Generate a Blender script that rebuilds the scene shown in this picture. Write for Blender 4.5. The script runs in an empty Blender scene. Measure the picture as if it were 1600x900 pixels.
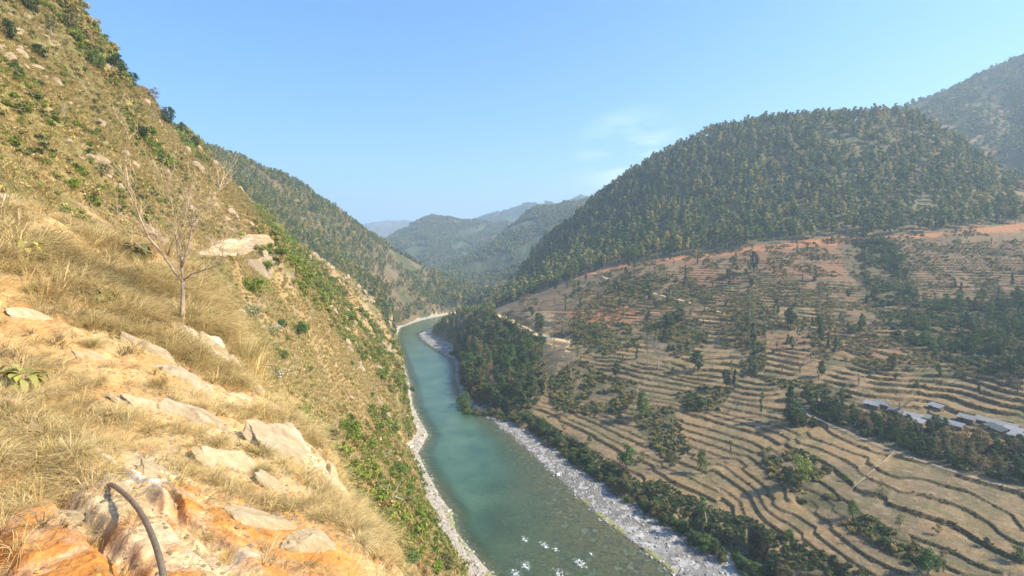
import bpy, math, random
import numpy as np
from mathutils import Vector, Matrix, noise as mnoise

# ------------------------------------------------------------------ camera, sky, sun
scene = bpy.context.scene
col = bpy.data.collections.new("valley")
scene.collection.children.link(col)
R = math.radians
F = 800.0            # focal length in pixels of the 1600 px wide photograph
HZ = 395.0           # row of the horizon
CZ = 100.0           # eye height above the river

cam_d = bpy.data.cameras.new("camera")
cam_d.sensor_width = 36.0
cam_d.lens = 18.0
cam_d.shift_y = -(450.0 - HZ) / 1600.0
cam_d.clip_start = 0.05
cam_d.clip_end = 30000
cam = bpy.data.objects.new("camera", cam_d)
col.objects.link(cam)
cam.location = (0, 0, CZ)
cam.rotation_euler = (R(90), 0, 0)
scene.camera = cam

SUN_EL = 40.0
SUN_AZ = -14.0         # degrees from +X towards +Y
sun_dir = Vector((math.cos(R(SUN_EL)) * math.cos(R(SUN_AZ)), math.cos(R(SUN_EL)) * math.sin(R(SUN_AZ)), math.sin(R(SUN_EL))))
sun_d = bpy.data.lights.new("sun", 'SUN')
sun_d.energy = 5.0
sun_d.angle = R(0.5)
sun_d.color = (1.0, 0.87, 0.66)
sun = bpy.data.objects.new("sun", sun_d)
sun.rotation_euler = sun_dir.to_track_quat('Z', 'Y').to_euler()
sun.location = (0, 0, 900)
col.objects.link(sun)

world = bpy.data.worlds.new("World")
scene.world = world
world.use_nodes = True
wn, wl = world.node_tree.nodes, world.node_tree.links
wn.clear()
w_out = wn.new('ShaderNodeOutputWorld')
w_bg = wn.new('ShaderNodeBackground')
w_sky = wn.new('ShaderNodeTexSky')
w_sky.sky_type = 'NISHITA'
w_sky.sun_disc = False
w_sky.sun_elevation = R(SUN_EL)
w_sky.sun_rotation = R(90 - SUN_AZ)
w_sky.altitude = 600
w_sky.air_density = 1.0
w_sky.dust_density = 1.1
w_sky.ozone_density = 5.0
w_bg.inputs['Strength'].default_value = 0.15
# thin cirrus wisps low over the valley, as a texture of the sky direction
w_tc = wn.new('ShaderNodeTexCoord')
w_map = wn.new('ShaderNodeMapping')
w_map.inputs['Scale'].default_value = (5, 5, 22)
w_map.inputs['Rotation'].default_value = (0, R(9), 0)
w_noise = wn.new('ShaderNodeTexNoise')
w_noise.inputs['Scale'].default_value = 1.6
w_noise.inputs['Detail'].default_value = 7
w_noise.inputs['Roughness'].default_value = 0.62
w_ramp = wn.new('ShaderNodeValToRGB')
w_ramp.color_ramp.elements[0].position = 0.40
w_ramp.color_ramp.elements[0].color = (0, 0, 0, 1)
w_ramp.color_ramp.elements[1].position = 0.66
w_ramp.color_ramp.elements[1].color = (1, 1, 1, 1)
w_dot = wn.new('ShaderNodeVectorMath'); w_dot.operation = 'DISTANCE'
cdir = Vector(((985 - 800) / F, 1.0, (HZ - 262) / F)).normalized()
w_dot.inputs[1].default_value = cdir
w_mr = wn.new('ShaderNodeMapRange')
w_mr.inputs['From Min'].default_value = 0.12
w_mr.inputs['From Max'].default_value = 0.03
w_mr.inputs['To Min'].default_value = 0.0
w_mr.inputs['To Max'].default_value = 0.75
w_mul = wn.new('ShaderNodeMath'); w_mul.operation = 'MULTIPLY'
w_mix = wn.new('ShaderNodeMix'); w_mix.data_type = 'RGBA'
w_mix.inputs[7].default_value = (5.2, 5.6, 6.2, 1)
wl.new(w_tc.outputs['Generated'], w_map.inputs['Vector'])
wl.new(w_map.outputs[0], w_noise.inputs['Vector'])
wl.new(w_noise.outputs[0], w_ramp.inputs[0])
wl.new(w_tc.outputs['Generated'], w_dot.inputs[0])
wl.new(w_dot.outputs['Value'], w_mr.inputs[0])
wl.new(w_ramp.outputs[0], w_mul.inputs[0])
wl.new(w_mr.outputs[0], w_mul.inputs[1])
wl.new(w_mul.outputs[0], w_mix.inputs[0])
w_hs = wn.new('ShaderNodeHueSaturation'); w_hs.inputs['Saturation'].default_value = 1.32; w_hs.inputs['Hue'].default_value = .503; w_hs.inputs['Value'].default_value = .84
wl.new(w_sky.outputs[0], w_hs.inputs['Color']); wl.new(w_hs.outputs[0], w_mix.inputs[6])
wl.new(w_mix.outputs[2], w_bg.inputs['Color'])
wl.new(w_bg.outputs[0], w_out.inputs['Surface'])

scene.view_settings.view_transform = 'Standard'
scene.view_settings.look = 'None'
scene.view_settings.gamma = 1
scene.view_settings.exposure = 1.25
scene.view_settings.use_curve_mapping = False
scene.cycles.max_bounces = 5
scene.cycles.diffuse_bounces = 2
scene.cycles.glossy_bounces = 2
scene.cycles.transmission_bounces = 2
scene.cycles.transparent_max_bounces = 6
scene.cycles.volume_bounces = 1
scene.cycles.sample_clamp_indirect = 6.0

# ------------------------------------------------------------------ helpers
def tag(o, label=None, cat=None, group=None, kind=None):
    if label: o['label'] = label
    if cat: o['category'] = cat
    if group: o['group'] = group
    if kind: o['kind'] = kind
    return o

def mesh_from(name, V, faces_flat, sizes, mats=(), attrs=None, smooth=True):
    """numpy arrays -> mesh; attrs: {name: (domain, type, array)}"""
    V = np.asarray(V, dtype=np.float32)
    me = bpy.data.meshes.new(name)
    me.vertices.add(len(V))
    me.vertices.foreach_set('co', V.ravel())
    faces_flat = np.asarray(faces_flat, dtype=np.int32).ravel()
    sizes = np.asarray(sizes, dtype=np.int32)
    me.loops.add(len(faces_flat))
    me.loops.foreach_set('vertex_index', faces_flat)
    me.polygons.add(len(sizes))
    starts = np.zeros(len(sizes), dtype=np.int32)
    starts[1:] = np.cumsum(sizes)[:-1]
    me.polygons.foreach_set('loop_start', starts)
    me.polygons.foreach_set('use_smooth', np.full(len(sizes), smooth, dtype=bool))
    for m in mats: me.materials.append(m)
    if attrs:
        for k, (dom, typ, arr) in attrs.items():
            a = me.attributes.new(k, typ, dom)
            arr = np.asarray(arr, dtype=np.float32)
            if typ == 'FLOAT': a.data.foreach_set('value', arr.ravel())
            elif typ == 'FLOAT_COLOR':
                if arr.shape[1] == 3: arr = np.concatenate([arr, np.ones((len(arr), 1), np.float32)], 1)
                a.data.foreach_set('color', arr.ravel())
    me.update(calc_edges=True)
    return me

def link(name, me, parent=None, loc=None):
    o = bpy.data.objects.new(name, me)
    col.objects.link(o)
    if parent is not None: o.parent = parent
    if loc is not None: o.location = loc
    return o

def empty(name, loc=(0, 0, 0), rz=0.0, s=1.0):
    o = bpy.data.objects.new(name, None)
    col.objects.link(o)
    o.location = loc; o.rotation_euler = (0, 0, rz)
    o.scale = (s, s, s) if not isinstance(s, (tuple, list)) else s
    o.empty_display_size = 0.3
    return o

def copy_tree(o, parent=None):
    c = o.copy(); col.objects.link(c); c.parent = parent
    for ch in list(o.children): copy_tree(ch, c)
    return c

rng = np.random.default_rng(7)

# vectorised gradient-free value noise
_perm = np.random.default_rng(3).random((256, 256)).astype(np.float32)
def vnoise(x, y):
    xi = np.floor(x).astype(np.int64); yi = np.floor(y).astype(np.int64)
    fx = x - xi; fy = y - yi
    fx = fx * fx * (3 - 2 * fx); fy = fy * fy * (3 - 2 * fy)
    x0 = xi & 255; x1 = (xi + 1) & 255; y0 = yi & 255; y1 = (yi + 1) & 255
    a = _perm[x0, y0]; b = _perm[x1, y0]; c = _perm[x0, y1]; d = _perm[x1, y1]
    return (a * (1 - fx) + b * fx) * (1 - fy) + (c * (1 - fx) + d * fx) * fy
def fbm(x, y, octv=4, ridge=False, gain=0.5):
    s = 0; amp = 1.0; tot = 0
    for i in range(octv):
        ca, sa = math.cos(i * 1.1 + 0.3), math.sin(i * 1.1 + 0.3)
        n = vnoise((x * ca - y * sa) * 2 ** i + 17.3 * i, (x * sa + y * ca) * 2 ** i + 9.1 * i)
        n = 1 - np.abs(2 * n - 1) if ridge else n
        s = s + n * amp; tot += amp; amp *= gain
    return s / tot            # 0..1
def sstep(a, b, x):
    t = np.clip((x - a) / (b - a), 0, 1)
    return t * t * (3 - 2 * t)
def lerp(a, b, t): return a + (b - a) * t

def in_poly(px, py, poly):
    inside = np.zeros(np.shape(px), dtype=bool)
    n = len(poly)
    for i in range(n):
        x1, y1 = poly[i]; x2, y2 = poly[(i + 1) % n]
        c = ((y1 > py) != (y2 > py))
        if abs(y2 - y1) < 1e-9: continue
        xs = (x2 - x1) * (py - y1) / (y2 - y1) + x1
        inside ^= c & (px < xs)
    return inside
def seg_dist(px, py, line):
    """distance to polyline; also parameter (index + t) of the nearest point"""
    best = np.full(np.shape(px), 1e9); par = np.zeros(np.shape(px))
    for i in range(len(line) - 1):
        x1, y1 = line[i]; x2, y2 = line[i + 1]
        dx, dy = x2 - x1, y2 - y1
        L = dx * dx + dy * dy + 1e-9
        t = np.clip(((px - x1) * dx + (py - y1) * dy) / L, 0, 1)
        d = np.hypot(px - (x1 + t * dx), py - (y1 + t * dy))
        m = d < best
        best = np.where(m, d, best); par = np.where(m, i + t, par)
    return best, par

# ------------------------------------------------------------------ the lie of the land
# control points: picture direction (column, row) with either a distance Y or a height z
def PY(px, py, Y): return ((px - 800) / F * Y, Y, CZ - (py - HZ) * Y / F)
def PZ(px, py, z):
    Y = (CZ - z) * F / (py - HZ)
    return ((px - 800) / F * Y, Y, z)
ctrl = []
def cy(*L):
    for px, py, Y in L: ctrl.append((px, Y, CZ - (py - HZ) * Y / F))
def cz(*L):
    for px, py, z in L:
        ctrl.append((px, (CZ - z) * F / (py - HZ), z))
def cw(*L):                     # column, distance, height
    for p in L: ctrl.append(p)
def crest(L, drop=30, f1=1.22, f2=1.6):
    for px, py, Y in L:
        ctrl.append((px, Y, CZ - (py - HZ) * Y / F))
        ctrl.append((px, Y * f1, CZ - (py + drop - HZ) * Y * f1 / F))
# right side: terraces
cz((830, 655, 5), (900, 705, 5), (1000, 775, 5), (1100, 835, 5), (1200, 892, 6))
cz((850, 638, 8), (1000, 715, 8), (1150, 790, 8), (1300, 900, 9), (1450, 960, 10), (1700, 1000, 12))
cz((855, 620, 12), (1000, 665, 12), (1150, 722, 12), (1250, 790, 12), (1400, 885, 13))
cz((1240, 775, 15), (1380, 840, 15), (1520, 893, 15))
cz((1330, 765, 18), (1470, 812, 18), (1600, 868, 18), (1800, 950, 18))
cz((1250, 690, 20), (1400, 752, 20), (1600, 828, 20), (1270, 680, 21), (1450, 735, 21), (1600, 792, 21))
cz((1290, 665, 22), (1400, 705, 22), (1500, 738, 22), (1600, 768, 22), (1800, 850, 23))
cz((1350, 645, 28), (1450, 662, 28), (1540, 682, 28), (1600, 696, 28), (1800, 750, 30))
cz((1340, 625, 30.5), (1450, 632, 31), (1600, 656, 32))
cz((870, 590, 20), (1000, 617, 20), (1150, 652, 20))
cz((880, 560, 28), (1000, 580, 28), (1200, 608, 29))
cz((900, 535, 36), (1050, 550, 36), (1200, 570, 36), (1400, 600, 36), (1600, 635, 35), (1800, 670, 37))
cz((905, 510, 42), (1050, 520, 44), (1200, 535, 44), (1400, 565, 43), (1600, 600, 42))
cz((920, 482, 52), (1100, 492, 54), (1200, 500, 54), (1400, 520, 52), (1600, 560, 49), (1800, 600, 52))
cz((930, 455, 64), (1100, 455, 68), (1400, 475, 64), (1600, 510, 57), (1600, 450, 75), (1800, 500, 70))
cy((920, 428, 540), (1000, 425, 480), (1100, 425, 455), (1200, 425, 430), (1400, 430, 410))
cy((905, 432, 560), (1000, 410, 525), (1100, 397, 500), (1200, 385, 480), (1330, 375, 470), (1400, 370, 460), (1500, 360, 462), (1600, 350, 470), (1800, 340, 480))
# spur with the road and wooded river bank
cz((780, 490, 40), (800, 500, 39), (835, 522, 33), (860, 532, 31), (895, 540, 30), (760, 500, 34))
cz((745, 560, 12), (730, 590, 8), (780, 600, 12), (780, 560, 18), (820, 600, 14), (820, 560, 22), (745, 520, 22))
# back of the spur, hidden
cw((760, 620, 25), (800, 640, 40), (850, 640, 55), (730, 700, 8), (760, 760, 14), (800, 800, 38), (850, 760, 72))
# right forest hill
crest([(760, 452, 870), (800, 425, 860), (850, 385, 845), (900, 345, 830), (950, 305, 810), (1000, 271, 790), (1050, 242, 770),
       (1100, 217, 750), (1150, 202, 735), (1200, 189, 720), (1300, 181, 700), (1400, 184, 670), (1450, 197, 650), (1500, 232, 625),
       (1560, 270, 600), (1600, 292, 580)], drop=60)
cy((850, 430, 700), (950, 380, 670), (1100, 320, 620), (1250, 290, 590), (1400, 280, 565), (1500, 300, 540), (1600, 330, 510))
# the tall hill behind on the right
crest([(1330, 215, 1350), (1400, 181, 1300), (1450, 163, 1250), (1500, 143, 1200), (1550, 114, 1150), (1600, 90, 1100), (1700, 30, 1050),
       (1900, -80, 950), (2200, -200, 850)], drop=60)
cy((1600, 190, 900), (1600, 260, 740), (1500, 215, 880), (1700, 250, 650), (1800, 200, 600))
# its off-picture spur on the sunward side
cw((2000, 315, 175), (2200, 315, 235), (2600, 320, 330), (1850, 300, 110), (2000, 200, 62), (2400, 200, 100), (3000, 200, 180),
   (1900, 420, 170), (2200, 450, 330), (2000, 120, 25), (3000, 110, 60), (3600, 60, 30), (3600, 150, 120), (3600, 300, 420))
# left, near: slope above the road
crest([(-300, -300, 90), (0, -90, 140), (60, -45, 150), (120, 5, 160), (170, 80, 185), (230, 142, 220), (300, 212, 270), (350, 280, 320), (400, 335, 360),
       (440, 378, 385), (490, 405, 390), (560, 445, 382), (590, 485, 372), (620, 545, 360), (640, 592, 345)], drop=50, f1=1.18)
cy((-800, 150, 30), (-400, 200, 35), (0, 0, 125), (0, 150, 75), (0, 250, 45), (0, 285, 32), (100, 100, 130), (100, 200, 85), (100, 290, 52), (-300, 0, 70),
   (200, 200, 145), (200, 300, 95), (200, 350, 70), (300, 300, 190), (300, 350, 120), (350, 330, 230), (400, 365, 225))
# road ledge and the bluff under it
cy((330, 362, 140), (380, 362, 158), (425, 365, 168), (330, 390, 132), (380, 391, 148), (430, 392, 156), (330, 405, 112), (380, 404, 128), (435, 403, 146))
cy((330, 430, 70), (400, 450, 105), (400, 550, 72), (400, 620, 52), (330, 500, 50), (470, 650, 75), (450, 500, 125), (470, 430, 190), (500, 450, 215),
   (500, 550, 150), (550, 500, 250), (560, 600, 175), (600, 560, 270), (600, 650, 190), (625, 620, 260), (560, 720, 120), (480, 720, 72),
   (620, 700, 210), (620, 800, 130), (600, 860, 75), (560, 800, 68), (640, 900, 80), (700, 900, 125), (650, 990, 60), (750, 1100, 70))
cz((636, 660, 6), (640, 745, 6), (680, 830, 5), (730, 895, 3))
cw((560, 34, 72), (700, 40, 60), (900, 40, 40), (1200, 40, 15), (300, 22, 88), (0, 16, 97), (-300, 16, 100), (-800, 16, 104), (-1600, 16, 120),
   (560, 15, 88), (800, 15, 75), (1200, 15, 55), (2000, 15, 35), (3600, 15, 10), (-1600, 60, 240), (-1600, 150, 500), (-800, 150, 400), (-300, 300, 380), (-1000, 500, 600))
# second hill on the left, across the side valley
crest([(200, 190, 610), (330, 238, 650), (400, 266, 700), (480, 300, 760), (540, 342, 820), (600, 386, 900), (640, 408, 950), (700, 440, 1000), (745, 462, 1050)], drop=18)
cy((450, 350, 600), (520, 400, 620), (560, 430, 590), (600, 455, 640), (600, 482, 660), (660, 450, 900), (700, 462, 930), (400, 320, 560), (350, 330, 480))
cz((606, 505, 3), (615, 498, 6), (640, 492, 7), (690, 483, 7), (740, 476, 8))
# the far hills
crest([(700, 420, 1450), (740, 396, 1500), (780, 371, 1600), (830, 341, 1700), (900, 323, 1800), (950, 308, 1900), (1050, 290, 1950)], drop=30, f1=1.15)
cy((760, 445, 1180), (800, 420, 1250), (860, 380, 1400), (720, 445, 1250), (900, 380, 1350))
crest([(560, 400, 2200), (612, 376, 2250), (640, 355, 2300), (675, 339, 2350), (720, 348, 2400), (760, 356, 2450), (500, 430, 2200)], drop=35, f1=1.2)
cy((650, 395, 1900), (700, 405, 1850), (620, 410, 1800), (590, 420, 1700))
crest([(700, 358, 3400), (745, 350, 3450), (790, 330, 3500), (830, 329, 3550), (870, 324, 3700), (920, 312, 3800), (960, 305, 3900)], drop=25, f1=1.2)
crest([(500, 372, 6300), (560, 362, 6300), (590, 353, 6300), (620, 347, 6300), (650, 351, 6300), (700, 357, 6300), (900, 340, 6300), (1200, 320, 6300), (1700, 300, 6300), (300, 340, 6300), (0, 320, 6300)], drop=40, f1=1.25)
cw((-800, 1200, 420), (-200, 1300, 400), (200, 2500, 350), (-1600, 3000, 500), (1500, 2500, 350), (2500, 1500, 500), (3600, 1500, 600), (3600, 4000, 500),
   (-1600, 9000, 100), (0, 9000, 100), (800, 9000, 100), (1600, 9000, 100), (3600, 9000, 100))

ctrl = np.array(ctrl, dtype=np.float64)
def uv_of(px, Y): return np.stack([np.asarray(px) / 130.0, np.log(Y) * 7.0], -1)
A = uv_of(ctrl[:, 0], ctrl[:, 1])
D = np.linalg.norm(A[:, None] - A[None], axis=-1)
n = len(A)
P = np.concatenate([np.ones((n, 1)), A], 1)
M = np.zeros((n + 3, n + 3)); M[:n, :n] = D - 0.02 * np.eye(n); M[:n, n:] = P; M[n:, :n] = P.T
# interpolate the apparent row of each point (height over distance), which is scale free
rhs = np.concatenate([(ctrl[:, 2] - CZ) / ctrl[:, 1], np.zeros(3)])
Wt = np.linalg.solve(M, rhs)
def base_z(px, Y):
    shp = np.shape(px); px = np.ravel(px); Yr = np.ravel(Y)
    out = np.empty(len(px))
    for s in range(0, len(px), 60000):
        B = uv_of(px[s:s + 60000], Yr[s:s + 60000]).astype(np.float32)
        q = Wt[n] + B @ Wt[n + 1:n + 3]
        d = np.sqrt(np.maximum((B ** 2).sum(1)[:, None] + (A.astype(np.float32) ** 2).sum(1)[None] - 2 * B @ A.T.astype(np.float32), 0))
        out[s:s + 60000] = q + d @ Wt[:n]
    return (CZ + out * Yr).reshape(shp)

# river outline at water level
def w0(L): return [PZ(a, b, 0)[:2] for a, b in L]
riv_L = [(84, -60), (60, 0), (34, 62)] + w0([(770, 900), (735, 860), (712, 830), (705, 800), (690, 780), (668, 740), (653, 708), (669, 680), (655, 655), (645, 635),
         (640, 600), (628, 560), (618, 530), (625, 512), (660, 500), (700, 492), (740, 486), (790, 480), (850, 477)])
riv_R = [(142, -60), (118, 0), (92, 62)] + w0([(1060, 900), (1000, 855), (940, 810), (870, 745), (800, 680), (760, 650), (725, 625), (713, 600), (713, 575), (707, 560),
         (685, 548), (660, 531), (655, 521), (680, 512), (700, 503), (740, 493), (790, 487), (850, 484)])
riv_poly = riv_L + riv_R[::-1]
# ------------------------------------------------------------------ terrain grid
pxs = np.concatenate([np.linspace(-1600, -120, 60, endpoint=False), np.linspace(-120, 1740, 980, endpoint=False), np.linspace(1740, 3700, 80)])
def logsp(a, b, k): return np.exp(np.linspace(math.log(a), math.log(b), k, endpoint=False))
Ys = np.concatenate([logsp(15, 40, 60), logsp(40, 135, 190), logsp(135, 470, 620), logsp(470, 1000, 240), logsp(1000, 2500, 130), logsp(2500, 9000, 60), [9000.0]])
GU, GY = np.meshgrid(pxs, Ys, indexing='ij')          # [col, row]
GX = (GU - 800) / F * GY
Z = base_z(GU, GY)

def hit_grid(Zg, px, py, ymin=20.0):
    """first terrain point seen in a picture direction"""
    i = np.clip(np.searchsorted(pxs, px) - 1, 0, len(pxs) - 2)
    t = (px - pxs[i]) / (pxs[i + 1] - pxs[i])
    zc = Zg[i] * (1 - t) + Zg[i + 1] * t
    ray = CZ - (py - HZ) * Ys / F
    w = np.where((zc >= ray) & (Ys >= ymin))[0]
    if len(w) == 0: return None
    k = w[0]
    if k == 0: Y = Ys[0]
    else:
        a = ray[k - 1] - zc[k - 1]; b = zc[k] - ray[k]
        Y = Ys[k - 1] + (Ys[k] - Ys[k - 1]) * a / max(a + b, 1e-6)
    return ((px - 800) / F * Y, Y, CZ - (py - HZ) * Y / F)
def hxy(L, ymin=20.0):
    out = []
    for px, py in L:
        h = hit_grid(Z, px, py, ymin)
        if h is not None: out.append((h[0], h[1]))
    return out

# regions as ground polygons
PG_terr = hxy([(830, 640), (860, 600), (885, 545), (905, 505), (915, 480), (925, 455), (1000, 428), (1100, 414), (1330, 392), (1450, 384), (1640, 372), (1640, 640)]) + \
          hxy([(1640, 900), (1300, 905), (1200, 885), (1000, 770), (900, 700)])
PG_wood = hxy([(1228, 622), (1300, 628), (1345, 648), (1420, 662), (1500, 680), (1600, 700), (1640, 705)]) + hxy([(1640, 768), (1600, 757), (1450, 722), (1330, 678), (1290, 662), (1240, 668)])
PG_red = hxy([(905, 432), (1000, 412), (1100, 399), (1200, 386), (1330, 372), (1345, 440), (1240, 432), (1150, 420), (1100, 455), (1050, 450), (1040, 425), (960, 438)])
PG_red2 = hxy([(1390, 372), (1600, 352), (1600, 372), (1500, 400), (1430, 400)])
PG_red3 = hxy([(890, 482), (1010, 484), (1020, 492), (960, 520), (900, 505)])
PG_red4 = hxy([(1180, 520), (1390, 520), (1395, 555), (1210, 560)])
PG_tan = hxy([(800, 492), (875, 490), (880, 505), (820, 506)]); PG_tan2 = hxy([(845, 520), (890, 528), (897, 542), (860, 540)])
PG_forestR = hxy([(905, 432), (1000, 410), (1100, 397), (1200, 384), (1330, 368), (1400, 368), (1500, 360), (1620, 348)]) + [(620, 700), (700, 1100), (0, 1150), (-150, 950)] + hxy([(745, 482), (790, 478), (850, 455)])
PG_spur = hxy([(722, 628), (714, 600), (714, 575), (716, 550), (712, 535), (700, 520)]) + hxy([(740, 497), (760, 492), (785, 500), (815, 515), (850, 540), (840, 575), (862, 600), (830, 640), (770, 635)])
PG_gully = hxy([(1330, 372), (1400, 374), (1415, 430), (1440, 470), (1600, 465), (1600, 600), (1500, 570), (1400, 530), (1360, 460)])
PG_clear = hxy([(600, 430), (640, 405), (700, 425), (720, 440), (690, 452), (640, 448), (600, 445)])
PG_lowlit = hxy([(1270, 675), (1640, 795), (1640, 860), (1330, 765), (1150, 720)])
THK = [hxy(p) for p in ([(850, 600), (905, 560), (960, 590), (1000, 600), (980, 640), (930, 650), (870, 640)], [(1055, 615), (1110, 600), (1145, 612), (1120, 645), (1070, 642)], [(985, 640), (1050, 635), (1080, 700), (1050, 730), (1010, 690)],
       [(1235, 765), (1290, 770), (1400, 830), (1480, 880), (1440, 895), (1330, 830), (1250, 790)], [(1190, 700), (1260, 705), (1300, 735), (1260, 765), (1200, 745)], [(1010, 495), (1090, 500), (1110, 530), (1060, 560), (1000, 530)],
       [(1150, 480), (1200, 480), (1195, 580), (1160, 590)], [(890, 500), (990, 505), (1000, 540), (930, 560), (895, 545)], [(940, 440), (1100, 445), (1120, 475), (1000, 470)], [(1190, 590), (1300, 600), (1330, 620), (1240, 620)])]
in_th = np.zeros(GX.shape, bool)
for p_ in THK: in_th |= in_poly(GX, GY, p_)
in_th &= GU > 800
line_bank = hxy([(722, 632), (770, 640), (830, 662), (900, 712), (1000, 780), (1100, 845), (1215, 895)])
line_path = hxy([(1225, 628), (1300, 665), (1360, 690), (1430, 715), (1500, 738), (1600, 768)])
line_pathf = hxy([(1330, 762), (1370, 728), (1398, 705)])
line_t1 = hxy([(905, 428), (960, 440), (1020, 458), (1070, 470), (1110, 482), (1136, 490)]); line_t1b = hxy([(1136, 491), (1080, 492), (1000, 486), (900, 488), (830, 487), (782, 491)])
line_t1c = hxy([(1060, 494), (1095, 500), (1165, 505)])
line_t2 = hxy([(779, 492), (800, 500), (818, 512), (836, 522), (860, 529), (892, 535)])
line_cut = hxy([(905, 433), (1000, 413), (1100, 400), (1200, 387), (1330, 375), (1450, 364), (1600, 352)])
line_v = hxy([(1455, 633), (1462, 610), (1490, 590), (1470, 577)])

# slope noise: gullies and lumps, larger farther away, none on the fields
in_terr = in_poly(GX, GY, PG_terr) & (GU > 700)
dpoly = seg_dist(GX[::1], GY[::1], PG_terr + PG_terr[:1])[0] if False else None
amp = np.interp(np.log(GY), np.log([15, 60, 150, 300, 700, 1500, 3500, 9000]), [0.6, 3.0, 5.5, 7, 16, 42, 90, 120])
wl_ = np.interp(np.log(GY), np.log([15, 60, 150, 300, 700, 1500, 3500, 9000]), [1, 1, 1, 1, 1, 1, 1, 1])
n1 = fbm(GX / 95 + 5, GY / 95, 3, True) - 0.55
n2 = fbm(GX / 24 + 3, GY / 24 + 8, 4, True) - 0.55
n3 = fbm(GX / 420 + 3, GY / 420 + 1, 4, True) - 0.5
n4 = fbm(GX / 6 + 3, GY / 6 + 8, 3, True) - 0.55
far = sstep(900, 1700, GY)
dz = amp * (0.75 * n1 * (1 - far) + n3 * far * 1.3 + 0.28 * n2 * (1 - far * .6) + 0.12 * n1 * far) + 0.8 * n4 * (GY < 400)
# how much of it: keep the right-hand fields calm
tm = in_terr.astype(np.float64)
soft_r = sstep(-60, 20, GU - 740) * sstep(700, 520, GY) * sstep(40, 90, GY)      # right valley side
k = np.where(GU > 700, lerp(1.0, 0.16, soft_r), 1.0)
k = np.where(in_terr, 0.06, k)
kx = k.copy()
for _ in range(14):           # blur the factor so nothing tears
    kx[1:-1, 1:-1] = (kx[:-2, 1:-1] + kx[2:, 1:-1] + kx[1:-1, :-2] + kx[1:-1, 2:] + kx[1:-1, 1:-1]) / 5
Z = Z + dz * kx

# river bed, gravel shores
sdR, _ = seg_dist(GX, GY, riv_R); sdL, _ = seg_dist(GX, GY, riv_L)
inside = in_poly(GX, GY, riv_poly)
rightside = sdR < sdL
sd = np.minimum(sdR, sdL)
Wg = np.where(rightside, np.interp(GY, [100, 158, 230, 300, 340, 400, 500, 530, 620, 660, 800], [22, 21, 15, 9, 5, 1.5, 3, 17, 17, 4, 3]),
              np.interp(GY, [100, 160, 210, 260, 290, 330, 400, 700, 800, 900], [7, 7, 6, 9, 6, .8, .3, 2.5, 9, 6]))
Wg = Wg * (0.35 + 1.3 * fbm(GX / 9, GY / 9, 3))
shore = 0.05 * sd + 0.25 + 0.5 * (fbm(GX / 3.5, GY / 3.5, 3) - .5) * sstep(0, 3, sd) * sstep(900, 300, GY)
bend = np.where(rightside, np.interp(GY, [100, 200, 350, 420, 560, 900, 2000], [5, 5, 6, 10, 34, 40, 20]), 7)
tb = sstep(0, 1, (sd - Wg) / bend)
Zout = lerp(shore, np.maximum(Z, shore), tb)
shallow = np.where(rightside, np.interp(GY, [100, 160, 220, 300, 400], [0.016, 0.020, 0.05, 0.15, 0.3]), 0.22)
bed = -np.minimum(sdR * np.interp(GY, [100, 160, 220, 300, 400], [0.016, 0.020, 0.05, 0.15, 0.3]), 3.5)
bed = np.maximum(bed, -sdL * 0.22 - 0.02) + 0.25 * (fbm(GX / 5, GY / 5, 3) - .5)
bed = np.minimum(bed, -0.03 * sd)
near_r = (GY < 1000) & (sd < 400)
Zr = np.where(inside, bed, Zout)
Z = np.where((sd < 60) | inside, Zr, Z)
in_gravel = (~inside) & (sd < Wg + 1.0) & (GY < 1000)

# terraces: level fields with steep weedy risers
tw = 1 - sstep(0, 1, np.abs(kx - 0.06) / 0.10)
tw = tw * in_terr * (1 - in_poly(GX, GY, PG_wood)) * (1 - in_poly(GX, GY, PG_spur)) * sstep(0, 8, sd - Wg - 4)
# weaker where the slope is scrubby
tw = tw * (1 - .5 * in_th)
scr = np.clip(1 - 0.45 * (in_poly(GX, GY, PG_red) | in_poly(GX, GY, PG_gully)), 0, 1)
tw = tw * scr
warp = (fbm(GX / 55, GY / 55, 3) - .5) * lerp(1.6, 5.0, sstep(20, 30, Z)) + (fbm(GX / 14 + 7, GY / 14, 3) - .5) * 0.5
for (ca_, sa_, L_, q_) in ((.5, -.85, 46, 3), (.95, .2, 60, 11)):
    s_ = (GX * ca_ + GY * sa_) / L_ + 1.3 * (fbm(GX / 40 + q_, GY / 40, 2) - .5)
    c0 = np.floor(s_); f_ = s_ - c0
    hsh = lambda c: _perm[(c.astype(int) * 37 + q_) & 255, (c.astype(int) * 11 + 5) & 255]
    warp = warp + .8 * (lerp(hsh(c0), hsh(c0 + 1), sstep(.955, 1.0, f_)) - .5)
zq = Z + warp
_lr = np.random.default_rng(12)
def levels(lo, hi, a_, b_):
    L = [lo]
    while L[-1] < hi: L.append(L[-1] + _lr.uniform(a_, b_))
    return np.array(L)
def terr(zv, L, r, tl=.42):
    L = np.asarray(L); j = np.clip(np.searchsorted(L, zv) - 1, 0, len(L) - 2)
    h = L[j + 1] - L[j]; fr = np.clip((zv - L[j]) / h, 0, 1)
    return L[j] + h * ((1 - tl) * sstep(1 - r, 1.0, fr) + tl * fr), fr
zt, fr = terr(zq, levels(-6, 40, .9, 1.9), 0.09)
zt2, fr2 = terr(zq, levels(15, 110, 1.1, 2.2), 0.24, .30)
up = sstep(24, 27, Z)
Zt = lerp(zt, zt2, up) - warp
tn = sstep(.30, .50, fbm(GX / 16 + 3, GY / 16 + 2, 3)) * up + (1 - up)      # banks that have slumped
riser = np.where(up > .5, sstep(0.70, 0.77, fr2), sstep(0.885, 0.92, fr)) * tw * (.35 + .65 * tn)
Z = lerp(Z, Zt, tw * (.3 + .7 * tn))

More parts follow.
